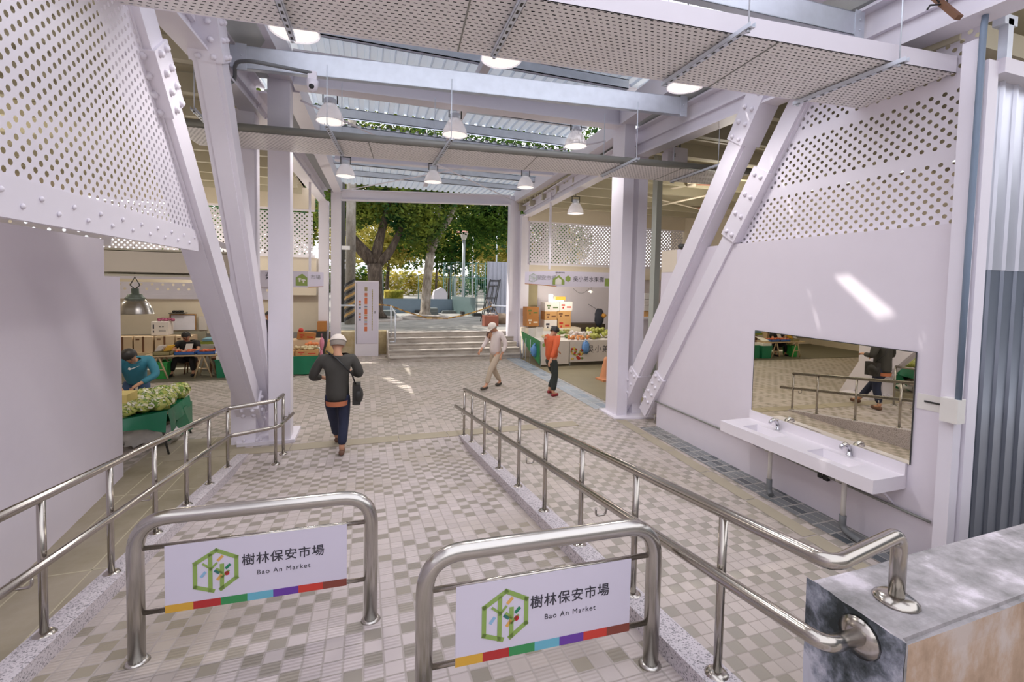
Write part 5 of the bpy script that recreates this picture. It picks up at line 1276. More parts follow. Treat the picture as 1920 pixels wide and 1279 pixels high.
def blue_bag(p, lab):
    b = MB(); p = V(p); b.ball(p-Z_*.2, (.13,.06,.19), 12, 9, 0, .16); b.tube([p-Z_*.05, p+Z_*.02], [.045,.015], 8); b.tube([p, p+V((-.05,0,.06))], [.014,.005], 6); b.tube([p, p+V((.05,0,.06))], [.014,.005], 6)
    return tag(b.build('plastic_bag', BAGBLUE), lab, 'plastic bag')
p = rx(1000,645,4.93); blue_bag((4.93,p.y-.1,.66), 'blue plastic bag tied on the green banner end of the fruit counter')
p = ry(1099,645,12.33); blue_bag((p.x,12.35,.78), 'blue plastic bag tied over the lettering of the fruit counter')
# fruit on the counter
GUAVA = mat('green_guava', (170,172,84), .5, namt=.15)
produce(6.75,8.3,12.5,13.3,ch+.0,.062,60,GUAVA,'guava','yellow green guava heaped on the fruit counter','fruit','guavas on the fruit counter')
produce(6.9,8.2,12.8,13.4,ch+.12,.062,40,GUAVA,'guava','yellow green guava heaped on the fruit counter','fruit','guavas on the fruit counter')
produce(6.0,6.75,12.48,12.75,ch,.045,22,mat('orange_slice',(226,156,96),.5),'tangerine','orange tangerine in the row before the white wrapped fruit','fruit','tangerines on the fruit counter')
produce(6.2,6.95,12.75,13.15,ch+.05,.06,22,mat('wrapped_fruit',(218,210,206),.5),'wrapped_fruit','white wrapped fruit heaped behind the tangerines','fruit','white wrapped fruit on the fruit counter')
produce(5.15,5.8,12.6,13.,ch,.05,24,mat('pale_wax_apple',(210,192,150),.5,namt=.2),'pear','pale pear heaped at the corner of the fruit counter','fruit','pale pears at the corner of the counter')
produce(5.7,6.3,13.0,13.5,ch,.07,9,mat('green_papaya',(128,148,78),.5),'papaya','green papaya lying in the middle of the fruit counter','fruit','papayas on the fruit counter',(1.9,.8,.8))
produce(5.9,6.5,13.3,13.8,ch+.08,.055,18,mat('olive_fruit',(178,170,110),.6),'longan','olive yellow fruit piled before the stacked boxes','fruit','olive fruit before the boxes')
b = MB()
for (x,y,z,w,h,tl) in ((5.16,13.2,ch,.26,.34,.02),(5.0,13.45,ch,.24,.3,0),(5.3,12.95,ch,.28,.24,.05)): b.prism([(x,y,z),(x+w,y,z),(x+w,y+.05+tl,z+h),(x,y+.05+tl,z+h)], (0,.006,0))
tag(b.build('price_cards', PVC), 'white price cards standing at the corner of the fruit counter', 'cards')
# boxes behind
by = 14.4
def bxp(pa, pb, mt_, lab, ink=BROWN):
    a = ry(pa[0],pa[1],by); c = ry(pb[0],pb[1],by)
    carton(a.x,c.x,by,by+.4,c.z,a.z-c.z,mt_,lab,0,True,ink)
bxp((988,576),(1010,594),KRAFTD,'brown fruit box on top at the stall post',mat('label_green',(96,112,52),.6)); bxp((988,594),(1010,612),KRAFTD,'brown fruit box below another at the stall post',mat('label_white',(220,206,186),.6))
bxp((1022,584),(1044,600),KRAFT,'kraft fruit box in the double stack, upper one at the melon carton side'); bxp((1045,583),(1070,598),KRAFT,'kraft fruit box in the double stack, upper one under the white carton')
bxp((1021,600),(1044,622),WBOX,'white fruit carton with print in the bottom row of the double stack',INK); bxp((1046,598),(1070,620),KRAFT,'kraft fruit box in the bottom row of the double stack',RED)
bxp((1022,567),(1049,584),WBOX,'white melon carton on top of the double stack',mat('melon_green',(96,116,74),.6)); bxp((1050,566),(1073,583),WBOX,'white carton with small red print on top of the double stack',RED)
b = MB(); b.box((5.2,14.35,0),(7.3,14.85,.98)); tag(b.build('back_shelf', CREAM), 'shelf base carrying the stacked fruit boxes', 'shelf')
b = MB(); b.box((5.5,15.2,0),(5.95,15.55,2.6)); tag(b.build('locker', mat('olive_locker',(150,138,104),.6)), 'olive locker at the stall post behind the brown boxes', 'locker')
a = ry(1029,555,14.8); c = ry(1048,565,14.8); b = MB(); b.box((a.x,14.75,c.z),(a.x+.14,14.8,a.z+.05)); b.box((a.x,14.75,c.z-.03),(c.x+.15,14.8,c.z+.06)); tag(b.build('strip_lamp', TUBEON), 'bright strip lamp glowing over the fruit boxes', 'lamp')
b = MB(); a = ry(1039,556,14.7); c = ry(1057,563,14.7); b.box((a.x,14.55,c.z),(c.x,14.7,a.z)); tag(b.build('hanging_basket', YELLOW), 'yellow basket hanging beside the strip lamp', 'basket')
a = ry(1119,588,14.6); b = MB(); b.ball((a.x+.1,14.6,a.z-.15), (.2,.1,.33), 10, 8, 0, .12); b.tube([(a.x+.1,14.6,a.z+.1),(a.x+.12,15.5,a.z+.3)], .008, 5); tag(b.build('hanging_jacket', mat('dark_cloth',(52,54,64),.8)), 'dark jacket hanging on the back wall of the fruit stall', 'jacket')
b = MB(); a = ry(1132,592,14.5); b.ball(a, (.1,.08,.08), 8, 6, 0, .2); tag(b.build('snack_bag', mat('gold_bag',(196,140,60),.4)), 'gold snack bag beside the hanging dark jacket', 'bag')
b = MB(); b.box((6.9,14.9,.9),(8.6,15.6,1.05)); tag(b.build('dark_ledge', mat('dark_ledge',(84,72,58),.7)), 'dark ledge below the hanging jacket', 'ledge')
r = thing('bulb_lamp', 'small white bulb lamp hanging in the fruit stall', 'lamp', ry(1108,548,13.8)); a = ry(1108,548,13.8)
b = MB(); b.lathe([(.11,0),(.06,.05),(.02,.07),(0,.07)], a, 14); b.build('shade', PVC, r); b = MB(); b.tube([a+Z_*.07, a+Z_*.5], .006, 5); b.build('cord', BLACK, r); b = MB(); b.ball(a+Z_*.01, .04, 8, 6); b.build('bulb', LAMPON, r)
b = MB(); pts = []
for i in range(13): t = i/12; q = ry(1075+30*t,541+18*math.sin(PI*t)*.5,13.9); pts.append(q)
b.tube(pts, .006, 5); tag(b.build('cable', BLACK), 'black cable sagging below the fruit stall sign', 'cable')
# sign
r = thing('stall_sign', 'fruit stall sign board with black lettering and green house', 'sign', (6.4,12.2,2.44))
b = MB(); b.box((5.38,12.2,2.44),(8.2,12.23,2.9)); b.build('board', SIGNW, r)
b = MB(); b.prism([(4.5,12.55,2.5),(5.36,12.2,2.44),(5.36,12.2,2.9),(4.5,12.55,2.86)], (.01,.03,0)); b.build('end_board', SIGNW, r)
hx = ry(1048,530,12.2).x
b = MB(); b.prism([(hx-.2,12.199,2.5),(hx+.18,12.199,2.5),(hx+.18,12.199,2.62),(hx+.0,12.199,2.78),(hx-.2,12.199,2.66)], (0,-.002,0)); o = b.build('icon', SIGNG, r); o['label'] = 'green house icon'
b = MB(); b.prism([(hx-.12,12.196,2.5),(hx+.08,12.196,2.5),(hx+.08,12.196,2.64),(hx-.02,12.196,2.71),(hx-.12,12.196,2.64)], (0,-.001,0)); b.build('icon_window', PVC, r)
ex = ry(1065,523,12.2).x; b = MB(); b.prism([(ex+.095*math.cos(2*PI*k/6+PI/6),12.199,2.68+.095*math.sin(2*PI*k/6+PI/6)) for k in range(6)], (0,-.002,0)); b.build('emblem', SIGNG, r)
tx0, tx1 = ry(1074,523,12.2).x, ry(1133,523,12.2).x
text('吳小弟水果攤', 'lettering', (tx1-tx0)/6*.98, ((tx0+tx1)/2,12.198,2.67), X_, Z_, INK, r, space=1.02)
text('樹林保安市場', 'lettering', .05, (ry(1050,513,12.2).x,12.198,2.85), X_, Z_, INK, r)
b = MB(); b.box((ry(1134,520,12.2).x,12.196,2.48),(8.0,12.199,2.72)); b.build('icon', SIGNG, r)
b = MB(); tree_logo(b, V((4.72,12.455,2.69)), V((.926,-.377,0)), Z_, .13); b.build('emblem', [mat('pale_logo',(186,196,186),.5)]*6, r)
text('保安市場', 'lettering', .15, (5.08,12.305,2.69), (.926,-.377,0), Z_, mat('pale_print',(160,160,164),.6), r)
b = MB(); b.prism([(4.5,12.545,2.5),(5.36,12.193,2.44),(5.36,12.193,2.46),(4.5,12.545,2.52)], (0,-.003,0)); b.build('colour_edge', KRAFTD, r)
# cone, shelf with cartons, bundle
p = rz(1136,713,0); r = thing('traffic_cone', 'orange traffic cone behind the washbasin side column', 'cone', p)
b = MB(); pr = [(.19,.05)]
for i in range(9): t = i/8; pr.append((.17-.12*t+(.012 if i % 2 else 0), .06+.55*t))
b.lathe(pr+[(0,.62)], p, 20); b.build('cone', mat('orange_cone',(222,150,104),.5), r); b = MB(); b.box(p+V((-.2,-.2,0)), p+V((.2,.2,.05))); b.build('foot', mat('orange_cone',(222,150,104),.5), r)
yb = 9.6; a = ry(1209,594,yb); c = ry(1225,550,yb)
b = MB(); b.box((a.x-.1,yb-.1,a.z-.06),(c.x+.5,yb+.5,a.z)); tag(b.build('wall_shelf', WHITE), 'white ledge with cartons seen between column and washbasin wall', 'ledge')
b = MB(); b.box((a.x-.1,yb+.0,0),(c.x+.5,yb+.5,a.z-.06)); tag(b.build('white_cabinet', WALLP), 'white cabinet below the ledge with cartons', 'cabinet')
h = (c.z-a.z)/4
for i,(mt_,lab) in enumerate(((KRAFT,'kraft carton at the bottom of the pile on the white ledge'),(WBOX,'white carton, second from the bottom on the white ledge'),(WBOX,'white carton, third from the bottom on the white ledge'),(PVC,'white carton on top of the pile on the white ledge'))):
    b = MB(); b.box((a.x-.02,yb,a.z+h*i),(c.x+.1,yb+.3,a.z+h*(i+.93))); tag(b.build('carton', mt_), lab, 'carton')
q = rx(1274,466,4.93); b = MB(); b.ball((4.99,q.y,q.z+.02), (.06,.1,.06), 8, 6, 0, .3); b.ball((4.99,q.y-.12,q.z+.01), (.06,.09,.05), 8, 6, 0, .3); tag(b.build('dark_bundle', DARK), 'small dark bundle on top of the washbasin wall', 'bundle')
q = ry(1211,692,10.2); b = MB(); b.ball((q.x,10.2,q.z-.05), (.1,.1,.14), 9, 7, 0, .15); tag(b.build('pineapple', mat('pineapple',(150,120,50),.6,nscale=30,namt=.4)), 'pineapple glimpsed between the two washbasin side braces', 'fruit')
b = MB(); b.box((q.x-.4,10.,0),(q.x+.9,10.8,q.z-.18)); tag(b.build('low_counter', WALLP), 'low white counter behind the washbasin side braces', 'counter')
b = MB()
for y in (6.95,7.15): b.tube(bend([(5.1,y,.0),(5.1,y,.14),(5.02,y,.14),(5.02,y,.22)], .03), .014, 7)
tag(b.build('water_pipes', PVC), 'short white water pipes at the foot of the washbasin side brace', 'pipes')

# ================================================================== DIRECTORY BOARD
kx0, kx1, ky = -.33, .42, 15.55
r = thing('directory_board', 'tall white directory board with coloured squares before the tree', 'directory', ((kx0+kx1)/2,ky,0))
b = MB(); b.box((kx0,ky,0),(kx1,ky+.14,2.5)); b.build('cabinet', WHITE, r)
b = MB(); b.box((kx0+.06,ky-.012,.42),(kx1-.02,ky,2.46)); DOOR = b
b = MB(); b.box((kx0+.045,ky-.016,.42),(kx0+.06,ky,2.44)); b.box((kx1-.13,ky-.02,1.42),(kx1-.11,ky-.012,1.5)); b.build('hinge', DARK, r)
CL = [mat('dir_%d'%i, c, .5) for i,c in enumerate([(150,136,96),(190,110,76),(176,150,120),(206,112,70),(120,130,150),(160,150,90)])]
b = DOOR; z = 2.3
for (h,mi) in ((.14,0),(.03,2),(.1,1),(.03,2),(.22,3),(.03,2),(.05,4),(.03,2),(.18,3),(.04,5),(.1,1),(.04,5),(.05,4),(.06,1),(.03,2),(.16,3)):
    b.box((kx0+.3,ky-.014,z-h),(kx0+.39,ky-.011,z-.008),mi+1); z -= h+.012
for i,(zz,mi) in enumerate(((1.78,3),(1.68,0),(1.58,4),(1.38,2),(1.28,1),(1.18,4))): b.box((kx0+.12,ky-.014,zz),(kx0+.19,ky-.011,zz+.06),mi+1)
z = 2.22
while z > .9: b.box((kx0+.53,ky-.014,z-.045),(kx0+.56,ky-.011,z),6 if int(z*20)%3 else 1); z -= .055
o = b.build('door', [SIGNW]+CL, r); o['label'] = 'white door with coloured squares'

# ================================================================== PARK BEYOND THE STEPS
PZ = .78
def on_park(px, py): return rz(px, py, PZ)
p = on_park(656,608); 
r = thing('utility_pole', 'thick concrete utility pole with yellow and black stripes', 'utility pole', p)
b = MB(); b.tube([p, p+V((.06,0,10))], [.2,.15], 16); b.build('pole', CEMPOLE, r)
b = MB()
for i in range(9):
    z0 = .06+.17*i; vs = []
    for k in range(17):
        a = 2*PI*k/16; dz = .1*k/4
        vs += [p+V((.205*math.cos(a),.205*math.sin(a),z0+.34*abs(((k/8)%2)-1))), p+V((.205*math.cos(a),.205*math.sin(a),z0+.1+.34*abs(((k/8)%2)-1)))]
    b.add(vs, [(2*k,2*k+2,2*k+3,2*k+1) for k in range(16)], i % 2)
b.build('stripes', [BLACK, mat('stripe_yellow',(176,140,84),.6)], r)
b = MB(); b.box(p+V((-.3,-.24,2.9)), p+V((.0,-.2,3.05))); b.build('plate', PVC, r)
p2 = on_park(640,604); b = MB(); b.tube([p2, p2+V((.05,0,9))], [.13,.1], 12); tag(b.build('dark_pole', mat('dark_pole',(66,64,60),.7)), 'slim dark pole just beside the striped utility pole', 'pole')
b = MB(); b.tube([p2+V((-.16,-.1,0)), p2+V((-.14,-.1,4.9))], .03, 8); b.box(p2+V((-.2,-.18,4.8)), p2+V((-.06,-.08,5.1))); tag(b.build('floodlight_pole', GALV), 'thin grey pole with a white box on top by the dark pole', 'pole')
def limb(b, pts, rs, n=9): b.tube(bend(pts,.4,4) if len(pts) > 2 else pts, None or [rs[0]+(rs[1]-rs[0])*i/(len(bend(pts,.4,4) if len(pts) > 2 else pts)-1) for i in range(len(bend(pts,.4,4) if len(pts) > 2 else pts))], n)
def leaves(b, c, rad, n, s):
    c = V(c)
    for _ in range(int(n*1.35)):
        d = V((random.gauss(0,1),random.gauss(0,1),random.gauss(0,1))).normalized(); q = random.random()**.4
        p = c+V((d.x*rad[0],d.y*rad[1],d.z*rad[2]))*q
        t1 = V((random.gauss(0,1),random.gauss(0,1),random.gauss(0,.6))).normalized(); t2 = t1.cross(V((random.gauss(0,1),random.gauss(0,1),random.gauss(0,1)))).normalized()
        w = s*random.uniform(.6,1.3); b.add([p-t1*w, p-t2*w*.45, p+t1*w, p+t2*w*.45], [(0,1,2,3)])
p = on_park(706,597)
r = thing('tree', 'thick dark forked tree behind the directory board', 'tree', p)
b = MB(); fk = p+V((-.1,.1,2.5)); x = p
b.tube([p, p+V((-.05,0,.3)), p+V((-.05,.05,1.3)), fk], [.5,.36,.32,.34], 14)
limb(b, [fk, p+V((-.9,.2,3.4)), p+V((-1.6,.4,4.4)), p+V((-2.4,1,7))], (.3,.1)); limb(b, [fk, p+V((.1,.2,3.6)), p+V((.5,.3,5.2)), p+V((.6,.6,9))], (.26,.08)); limb(b, [fk-Z_*.1, p+V((.55,.1,3.0)), p+V((1.1,.3,4.2)), p+V((1.5,.5,7.5))], (.24,.07))
limb(b, [p+V((-1.2,.3,3.9)), p+V((-1.7,.1,5.4)), p+V((-.7,0,6.4))], (.1,.04)); b.build('trunk', BARK, r)
b = MB()
for (c,rd,n) in (((-1.5,0.,4.6),(1.3,1.2,.9),700),((.6,.2,5.7),(2.2,1.6,1.6),2200),((1.8,.3,4.6),(1.4,1.2,1.1),1100),((-2.2,.5,7.2),(2.4,2,1.8),1900),((1.2,.8,8.),(3,2.4,2.2),2600),((3.4,1,6.4),(2,2,1.7),1500),((0,2,10.5),(4.5,3,2.4),2600),((2.2,1.5,3.9),(1.3,1.,.8),700),((-.6,1.2,5.6),(1.8,1.4,1.2),1500)): leaves(b, p+V(c), rd, n, .12)
b.build('crown', LEAFB, r)
p = on_park(797,593)
r = thing('tree', 'slim tree with three pale upright limbs beyond the caution tape', 'tree', p)
b = MB(); fk = p+V((.25,.1,3.2))
b.tube([p, p+V((.0,0,.25)), p+V((.08,.05,1.6)), fk], [.36,.25,.22,.22], 12)
limb(b, [fk, p+V((.2,.1,4.2)), p+V((.25,.1,5.2)), p+V((.3,.1,7.4))], (.16,.09)); limb(b, [fk, p+V((.45,.1,4.3)), p+V((.65,.1,5.4)), p+V((.75,.1,7.4))], (.14,.08)); limb(b, [fk, p+V((.7,.1,4.2)), p+V((1.3,.1,5.1)), p+V((1.7,.1,6.4))], (.18,.12)); b.build('trunk', BARKP, r)
b = MB()
for (c,rd,n) in (((.35,.1,4.5),(.8,.7,.6),420),((.1,.8,6.4),(2.4,1.8,1.3),1300),((3.2,1.2,5.7),(2.4,2,1.5),2200),((5.2,1.5,6.2),(2.2,2,1.6),2000),((2.5,2.,8.2),(4,2.4,2.),2600),((4.2,1.5,4.9),(1.9,1.6,1.),1300)): leaves(b, p+V(c), rd, n, .12)
b.build('crown', LEAFA, r)
for (px,py,lab) in ((706,600,'round concrete kerb ring around the dark forked tree'),(797,597,'round concrete kerb ring around the slim tree')):
    q = on_park(px,py); b = MB(); b.lathe([(.95,0),(.95,.1),(1.12,.1),(1.12,0)], q, 32); tag(b.build('tree_ring', STEPM), lab, 'tree ring')
    b = MB(); b.cyl((q.x,q.y), .95, q.z-.01, q.z+.04, 24); tag(b.build('tree_soil', mat('dark_soil',(66,60,50),.95)), lab.replace('round concrete kerb ring','dark soil bed'), 'soil')
# background planting
def bush_tree(name, p, hgt, rads, mt_, lab, nl, s=.2, tr=.16):
    p = V(p); r = thing(name, lab, 'tree', p); b = MB(); b.tube([p, p+V((.1,0,hgt*.4)), p+V((.3,0,hgt))], [tr,tr*.8,tr*.4], 8); b.build('trunk', BARK, r)
    b = MB()
    for (dx,dy,dz,rr) in rads: leaves(b, p+V((dx,dy,hgt+dz)), (rr,rr*.8,rr*.75), nl, s)
    b.build('crown', mt_, r)
for i,(x0_,x1_,zz,mt_,lab) in enumerate(((-16,2,3.4,LEAFB,'clipped green hedge row closing the park behind the directory board'),(2,12,3.0,LEAFC,'sunlit hedge row closing the park behind the slim tree'),(12,34,3.6,LEAFD,'bluish hedge row closing the park behind the court fence'))):
    b = MB(); nb = int((x1_-x0_)/1.2)
    for k in range(nb): leaves(b, (x0_+(k+.5)*1.2,58+random.uniform(-1,1),PZ+zz*.55), (1.2,.8,zz*random.uniform(.5,.75)), 150, .3)
    tag(b.build('hedge_row', mt_), lab, 'hedge')
bush_tree('tree', (-6.,31,PZ), 5.5, ((0,0,0,2.6),(1.5,0,2.2,2.8),(-1.6,0,1.6,2.6),(0,0,4.5,3)), LEAFD, 'bluish green tree seen between the post and the utility pole', 800)
bush_tree('tree', (1.5,36,PZ), 4.6, ((0,0,-.6,2.),(2.2,0,.6,2.6),(-2,0,1.4,2.8),(.5,0,3.8,3.4)), LEAFC, 'sunlit yellow green tree behind the forked tree', 900)
bush_tree('tree', (6.,34,PZ), 4.2, ((0,0,-.4,2.),(2.,0,.9,2.4),(-2,0,1.,2.4),(.5,0,3.2,3.)), LEAFA, 'dark tree standing behind the slim pale tree', 800)
bush_tree('tree', (11.,40,PZ), 4.6, ((0,0,-.8,2.2),(2.6,0,.4,2.6),(-2.6,0,.8,2.6),(0,0,3.2,3.4)), LEAFC, 'sunlit yellow green tree behind the park lamp', 900)
bush_tree('tree', (15.5,38,PZ), 4.6, ((0,0,-.6,2.2),(2.2,0,1.,2.6),(-2.,0,1.6,2.8),(0,0,4.,3.2)), LEAFD, 'bluish green tree over the tall wire fence', 800)
bush_tree('tree', (-1.5,48,PZ), 6.5, ((0,0,-1.2,3),(3.5,0,.6,3.5),(-3.5,0,1.2,3.6),(0,0,4.5,4.5)), LEAFC, 'far sunlit tree behind the directory board', 800, .28)
bush_tree('tree', (8.,54,PZ), 7., ((-3,0,-1.6,3.2),(3.5,0,-.6,3.6),(8.,0,0,4),(0,0,4,5)), LEAFB, 'far mid green tree in the row closing the park', 800, .3)
bush_tree('tree', (20.,52,PZ), 7., ((-3,0,-1.8,3.4),(3.5,0,-.6,3.6),(0,0,4,5),(-7,0,1.,4)), LEAFC, 'far sunlit tree at the end of the row closing the park', 800, .3)
bush_tree('tree', (-11.,46,PZ), 7., ((-3,0,-1.6,3.2),(3.5,0,-.6,3.6),(0,0,4,5),(6,0,2,3.6)), LEAFB, 'far mid green tree beyond the dark pole', 800, .3)
bush_tree('tree', (9.5,24,PZ), 7.5, ((0,0,0,2.6),(-2.6,0,1.,2.6),(2.5,0,1.4,3.),(0,0,3.4,3.4)), LEAFA, 'dark leafy tree hanging over the grey site panel', 1200, .15)
bush_tree('tree', (-5.5,21,PZ), 8.5, ((0,0,0,2.4),(2.4,0,1.2,2.4),(-2.5,0,1.4,3.),(0,0,3.4,3.4)), LEAFB, 'leafy tree rising over the roof gap beyond the pale post', 1000, .15)
a = on_park(722,572); 
def hedge(px0,px1,pyb,pyt,y,lab):
    a, c = ry(px0,pyb,y), ry(px1,pyt,y); b = MB(); b.box((a.x,y,PZ),(c.x,y+1.2,c.z-.03))
    for _ in range(900):
        q = V((random.uniform(a.x,c.x),random.choice((y-.02,random.uniform(y,y+1.2))),random.uniform(PZ,c.z))); q.z = q.z if q.y < y else c.z+random.uniform(-.04,.04)
        t1 = V((random.gauss(0,1),random.gauss(0,1),random.gauss(0,1))).normalized(); t2 = t1.cross(V((random.gauss(0,1),random.gauss(0,1),1))).normalized(); w = .06; b.add([q-t1*w,q-t2*w*.5,q+t1*w,q+t2*w*.5], [(0,1,2,3)])
    tag(b.build('hedge', LEAFC), lab, 'hedge')
hedge(721,756,560,546,30.,'clipped yellow green hedge beyond the blue grey barrier')
# low site barrier
ba, bb, bc = ry(718,584,25.2), ry(848,584,25.2), ry(892,592,22.6)
bpan = mat('blue_grey_panel', (116,134,148), .5)
for (p,q,h,lab) in ((ba,bb,.78,'long blue grey site barrier behind the slim tree'),(bb,bc,.95,'short dark grey green site barrier turning the corner')):
    r = thing('site_barrier', lab, 'barrier', V((p.x,p.y,PZ)))
    b = MB(); p0, q0 = V((p.x,p.y,PZ)), V((q.x,q.y,PZ)); n = (q0-p0).cross(Z_).normalized()*.03; b.prism([p0,q0,q0+Z_*h,p0+Z_*h], n); b.build('panel', bpan if h < .9 else mat('grey_green_panel',(92,110,108),.5), r)
    for t in (0.,.5,1.): m_ = p0+(q0-p0)*t; b = MB(); b.tube([m_-n*2, m_-n*2+Z_*2.1], .03, 8); b.build('post', mat('green_post',(70,98,92),.5), r); b = MB(); b.box(m_-n*2-V((.2,.2,0)), m_-n*2+V((.2,.2,.16))); b.build('base', DARK, r)
    b = MB(); b.tube([p0-n*2+Z_*2.05, q0-n*2+Z_*2.05], .012, 6); b.build('wire', DARK, r)
# tall wire fence
r = thing('wire_fence', 'tall green wire court fence behind the park lamp', 'fence', (14,33,PZ)); fy = 33.
for px in (832,845,867,892,909,930): q = ry(px,540,fy); b = MB(); b.tube([(q.x,fy,PZ),(q.x,fy,ry(px,492,fy).z)], .04, 6); b.build('post', mat('fence_green',(104,146,138),.5), r)
a, c = ry(832,492,fy), ry(960,494,fy); b = MB()
for z in (a.z,a.z-1.1,PZ+.3): b.tube([(a.x,fy,z),(c.x,fy,z)], .025, 6)
b.build('rail', mat('fence_green',(104,146,138),.5), r)
b = MB(); x = a.x
while x < c.x+2: b.bar((x,fy,PZ),(x,fy,a.z),.012,.012,(0,1,0)); x += .16
o = b.build('mesh', mat('fence_wire',(150,184,178),.5), r); o['kind'] = 'stuff'
for px,t in ((886,420),(930,395)): q = ry(px,540,36.); b = MB(); b.tube([(q.x,36,PZ),(q.x,36,ry(px,t,36.).z)], .06, 8); tag(b.build('court_pole', GALV), 'slim grey court pole %s' % ('behind the park lamp' if px < 900 else 'over the grey site panel'), 'pole')
# pale building and wall far behind
b = MB(); b.box((-14,62,PZ),(40,63,PZ+2.6)); struct(b.build('wall_park', mat('pale_far_wall',(226,220,222),.7)), 'pale far wall closing the park', 'wall')
# park lamp
def park_lamp(px, pyb, pyt, y, lab, red=True):
    q = ry(px,pyb,y); t = ry(px,pyt,y); r = thing('park_lamp', lab, 'street lamp', (q.x,y,PZ)); h = t.z; w = .28
    b = MB(); b.tube([(q.x,y,PZ),(q.x,y,h-.55)], .09, 10); b.build('pole', mat('pale_pole',(170,178,182),.5), r)
    b = MB(); b.lathe([(.12,-.55),(.26,-.12),(.26,-.1),(0,-.1)], (q.x,y,h), 8, 0, False); b.build('lantern', PVC, r)
    b = MB(); b.lathe([(.5,-.1),(.3,-.02),(0,0.)], (q.x,y,h), 8, 0, False); b.lathe([(.5,-.1),(0,-.1)], (q.x,y,h), 8, 0, False); b.build('cap', mat('dull_red_cap',(168,112,100),.5), r)
park_lamp(868,565,433,27.,'park lamp on a pale pole with a red cap'); park_lamp(853,550,466,44.,'smaller far park lamp behind the first')
# grey site panel and scaffold frames
a, c = ry(912,598,20.5), ry(960,492,20.5)
b = MB(); xs = []; x = a.x
while x < c.x+.6: xs += [(x,0),(x+.08,0),(x+.1,-.03),(x+.18,-.03),(x+.2,0)]; x += .2
n = len(xs); b.add([(q,20.5+d,PZ) for q,d in xs]+[(q,20.5+d,c.z) for q,d in xs], [(i,i+1,n+i+1,n+i) for i in range(n-1)])
tag(b.build('site_hoarding', mat('grey_blue_sheet',(168,172,184),.5)), 'tall grey blue corrugated site panel beside the park post', 'panel')
def frame(px0, px1, pyb, pyt, y, lean, lab, grp):
    a, c = ry(px0,pyb,y), ry(px1,pyt,y); a = V((a.x,a.y,PZ)); r = thing('scaffold_frame', lab, 'scaffold frame', a, grp)
    w = V(((c.x-a.x)*.75,0,0)); up = V((lean,.35,c.z-PZ)); b = MB()
    for s in (V((0,0,0)), w): b.tube([a+s, a+s+up], .024, 7)
    b.build('upright', DARK, r); b = MB()
    for t in (.25,.55,.86,.98): b.tube([a+up*t, a+w+up*t], .02, 6)
    b.tube([a+w*.5, a+w*.5+up*.86], .018, 6); b.build('rung', DARK, r)
frame(901,926,592,526,19.6,.5,'dark scaffold frame leaning on the grey site panel, front one','scaffold frames leaning on the site panel'); frame(905,931,588,524,20.1,.45,'dark scaffold frame leaning on the grey site panel, behind the front one','scaffold frames leaning on the site panel')
q = on_park(826,562); b = MB(); q2 = ry(826,557,29.); b.prism([q2+V((x,0,z)) for x,z in ((-.4,PZ-q2.z),(.42,PZ-q2.z),(.45,.2),(.3,.48),(.05,.62),(-.16,.5),(-.38,.42),(-.46,.1))], (0,.6,0)); tag(b.build('wrapped_bundle', mat('white_wrap',(196,192,200),.6)), 'white wrapped bundle standing beyond the barrier', 'bundle')
for (px,py,w,h,lab) in ((806,590,.9,.35,'stack of dark slabs beside the slim tree'),(730,594,.7,.3,'grey block behind the step handrail'),(842,588,.8,.15,'flat pile of pale slabs before the barrier post')):
    q = on_park(px,py); b = MB()
    for i in range(3): b.box((q.x-w/2+.03*i,q.y,PZ+h*i/3),(q.x+w/2-.02*i,q.y+.6,PZ+h*(i+.9)/3))
    tag(b.build('slab_stack', mat('slab_grey',(104,110,108),.8)), lab, 'slabs')
q = on_park(921,612); r = thing('brick_crate', 'red brown crate of rubble before the leaning frames', 'crate', q)
b = MB(); b.box(q+V((-.28,0,0)), q+V((.3,.4,.42))); b.build('crate', mat('red_brown',(160,98,78),.7), r)
b = MB()
for i in range(8): b.ball(q+V((random.uniform(-.2,.2),.2,.45)), .08, 7, 5, 0, .3)
b.build('rubble', STEPM, r)
q = on_park(940,608); b = MB(); b.tube([q+V((-.3,0,0)), q+V((-.62,.1,1.0))], .02, 6); b.tube([q+V((.1,0,0)), q+V((-.5,.1,1.0))], .02, 6); b.ball(q+V((.05,.1,.2)), (.3,.3,.25), 10, 7, 0, .2); tag(b.build('tool_heap', mat('dusty_tools',(146,128,108),.8)), 'dusty heap of tools with leaning handles beside the park post', 'heap')
# caution tape and rails
P = [(709,571),(731,573),(760,584),(800,596.5),(840,597),(870,591),(900,582),(924,573)]
b = MB(); pts = [ry(x,y,16.6) for x,y in P]; bp_ = []
for i in range(len(pts)-1):
    for k in range(4): bp_.append(pts[i]*(1-k/4)+pts[i+1]*(k/4))
bp_.append(pts[-1])
for i in range(len(bp_)-1): b.bar(bp_[i], bp_[i+1], .012, .05, mi=i % 2)
tag(b.build('caution_tape', [mat('tape_yellow',(206,166,92),.5), mat('tape_dark',(150,112,62),.5)]), 'sagging yellow caution tape across the top of the steps', 'tape')
for (pa, pb, lab) in (((637,573),(668,573),'pale rail between the park post and the directory board'),((922,573),(954,575),'pale rail between the tape end and the park post')):
    b = MB(); b.tube([ry(*pa,16.5), ry(*pb,16.5)], .03, 8); tag(b.build('rail', GALV), lab, 'rail')
r = thing('step_handrail', 'small galvanised handrail at the end of the park steps', 'handrail', rz(735,640,.3))
for (px,pt,pb,y) in ((733,574,630,15.2),(741,587,641,14.9)): b = MB(); b.tube([ry(px,pb,y), ry(px,pt,y)], .022, 8); b.build('post', GALV, r)
b = MB(); b.tube([ry(733,574,15.2), ry(741,587,14.9)], .022, 8); b.build('rail', GALV, r)
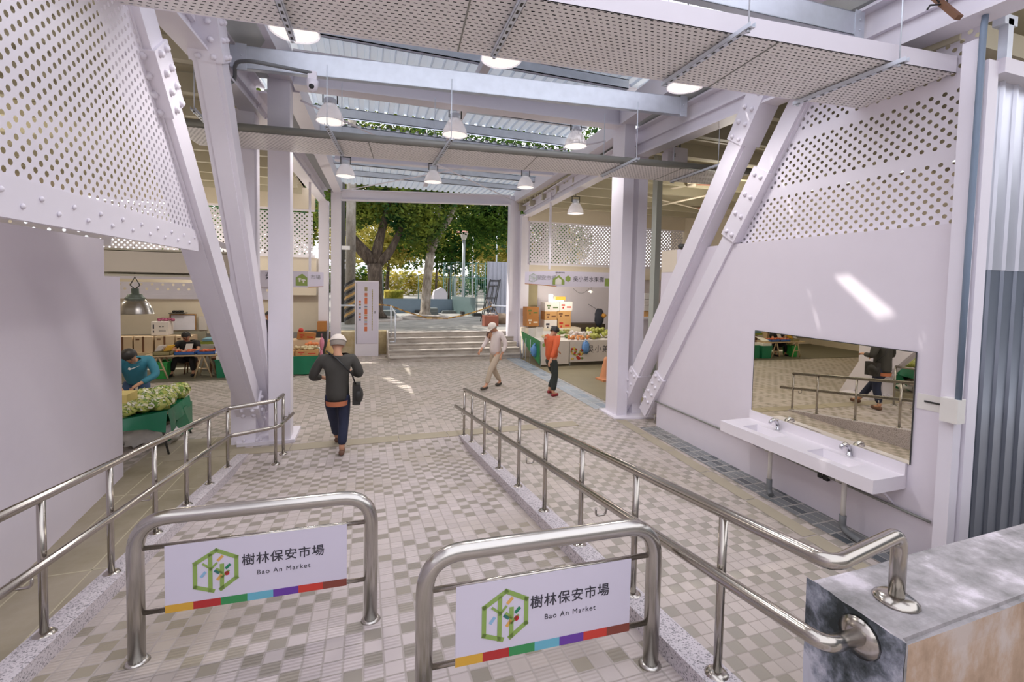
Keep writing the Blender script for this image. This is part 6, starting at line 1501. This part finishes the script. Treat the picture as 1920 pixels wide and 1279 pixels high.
b = MB(); q = ry(733,630,15.2); b.tube([ry(731,641,14.95), ry(742,641,14.9)], .018, 6); b.build('foot', GALV, r)

# ================================================================== STREET SIDE BEHIND THE VIEWPOINT (only its shade and reflections show)
# unseen building across the street, kept grey so the corrugated sheets reflect it dark
def sun_at(p, y): k = (y-p.y)/SUN.y; return p+SUN*k
YB = -16.
edge = 9.5
b = MB(); b.box((-45,YB-8,-.2),(40,YB,edge))
struct(b.build('wall_street', mat('dull_building',(128,126,128),.8)), 'grey building across the street', 'building')
b = MB(); b.box((17,-20,-.2),(24,2,6.2)); struct(b.build('wall_added_dark', mat('added_dark_block',(74,78,84),.8)), 'added dark block for the corrugated sheets to reflect', 'building')  # unseen block added to darken the reflection in the corrugated sheets

# ================================================================== LIGHT
w = bpy.data.worlds.new('world'); SC.world = w; w.use_nodes = True
bg = w.node_tree.nodes['Background']; bg.inputs['Color'].default_value = (.93,.93,1.,1); bg.inputs['Strength'].default_value = 1.45
sd = bpy.data.lights.new('sun', 'SUN'); so = bpy.data.objects.new('sun', sd); COL.objects.link(so)
sd.energy = 4.2; sd.angle = .012; sd.color = (1,.95,.88); so.rotation_euler = SUN.to_track_quat('Z','Y').to_euler()
for p in LAMPS:
    ld = bpy.data.lights.new('lamp_light', 'SPOT'); lo = bpy.data.objects.new('lamp_light', ld); COL.objects.link(lo)
    ld.energy = 85; ld.shadow_soft_size = .2; ld.spot_size = 2.6; ld.spot_blend = .6; ld.color = (1,.95,.93); lo.location = p-Z_*.03
for (p,e) in (((-4.4,14.,3.0),45),((-2.0,13.2,3.4),35),((6.6,13.4,2.35),50),((-6.5,9.5,4.3),45),((8.5,9.,4.2),60),((-3.22,8.,1.93),6)):  # fill added where no lamp hangs, besides the bell lamp and fruit stall
    ld = bpy.data.lights.new('stall_and_fill_light', 'POINT'); lo = bpy.data.objects.new('stall_and_fill_light', ld); COL.objects.link(lo)
    ld.energy = e; ld.shadow_soft_size = .15; ld.color = (1,.93,.8); lo.location = p
vs_ = SC.view_settings; vs_.view_transform = 'Standard'; vs_.look = 'None'; vs_.exposure = .5; vs_.gamma = 1.; vs_.use_curve_mapping = False
cy_ = SC.cycles; cy_.max_bounces = 7; cy_.diffuse_bounces = 4; cy_.glossy_bounces = 4; cy_.transmission_bounces = 4; cy_.transparent_max_bounces = 6
cy_.caustics_reflective = False; cy_.caustics_refractive = False; cy_.sample_clamp_indirect = 6.
cy_.use_denoising = True
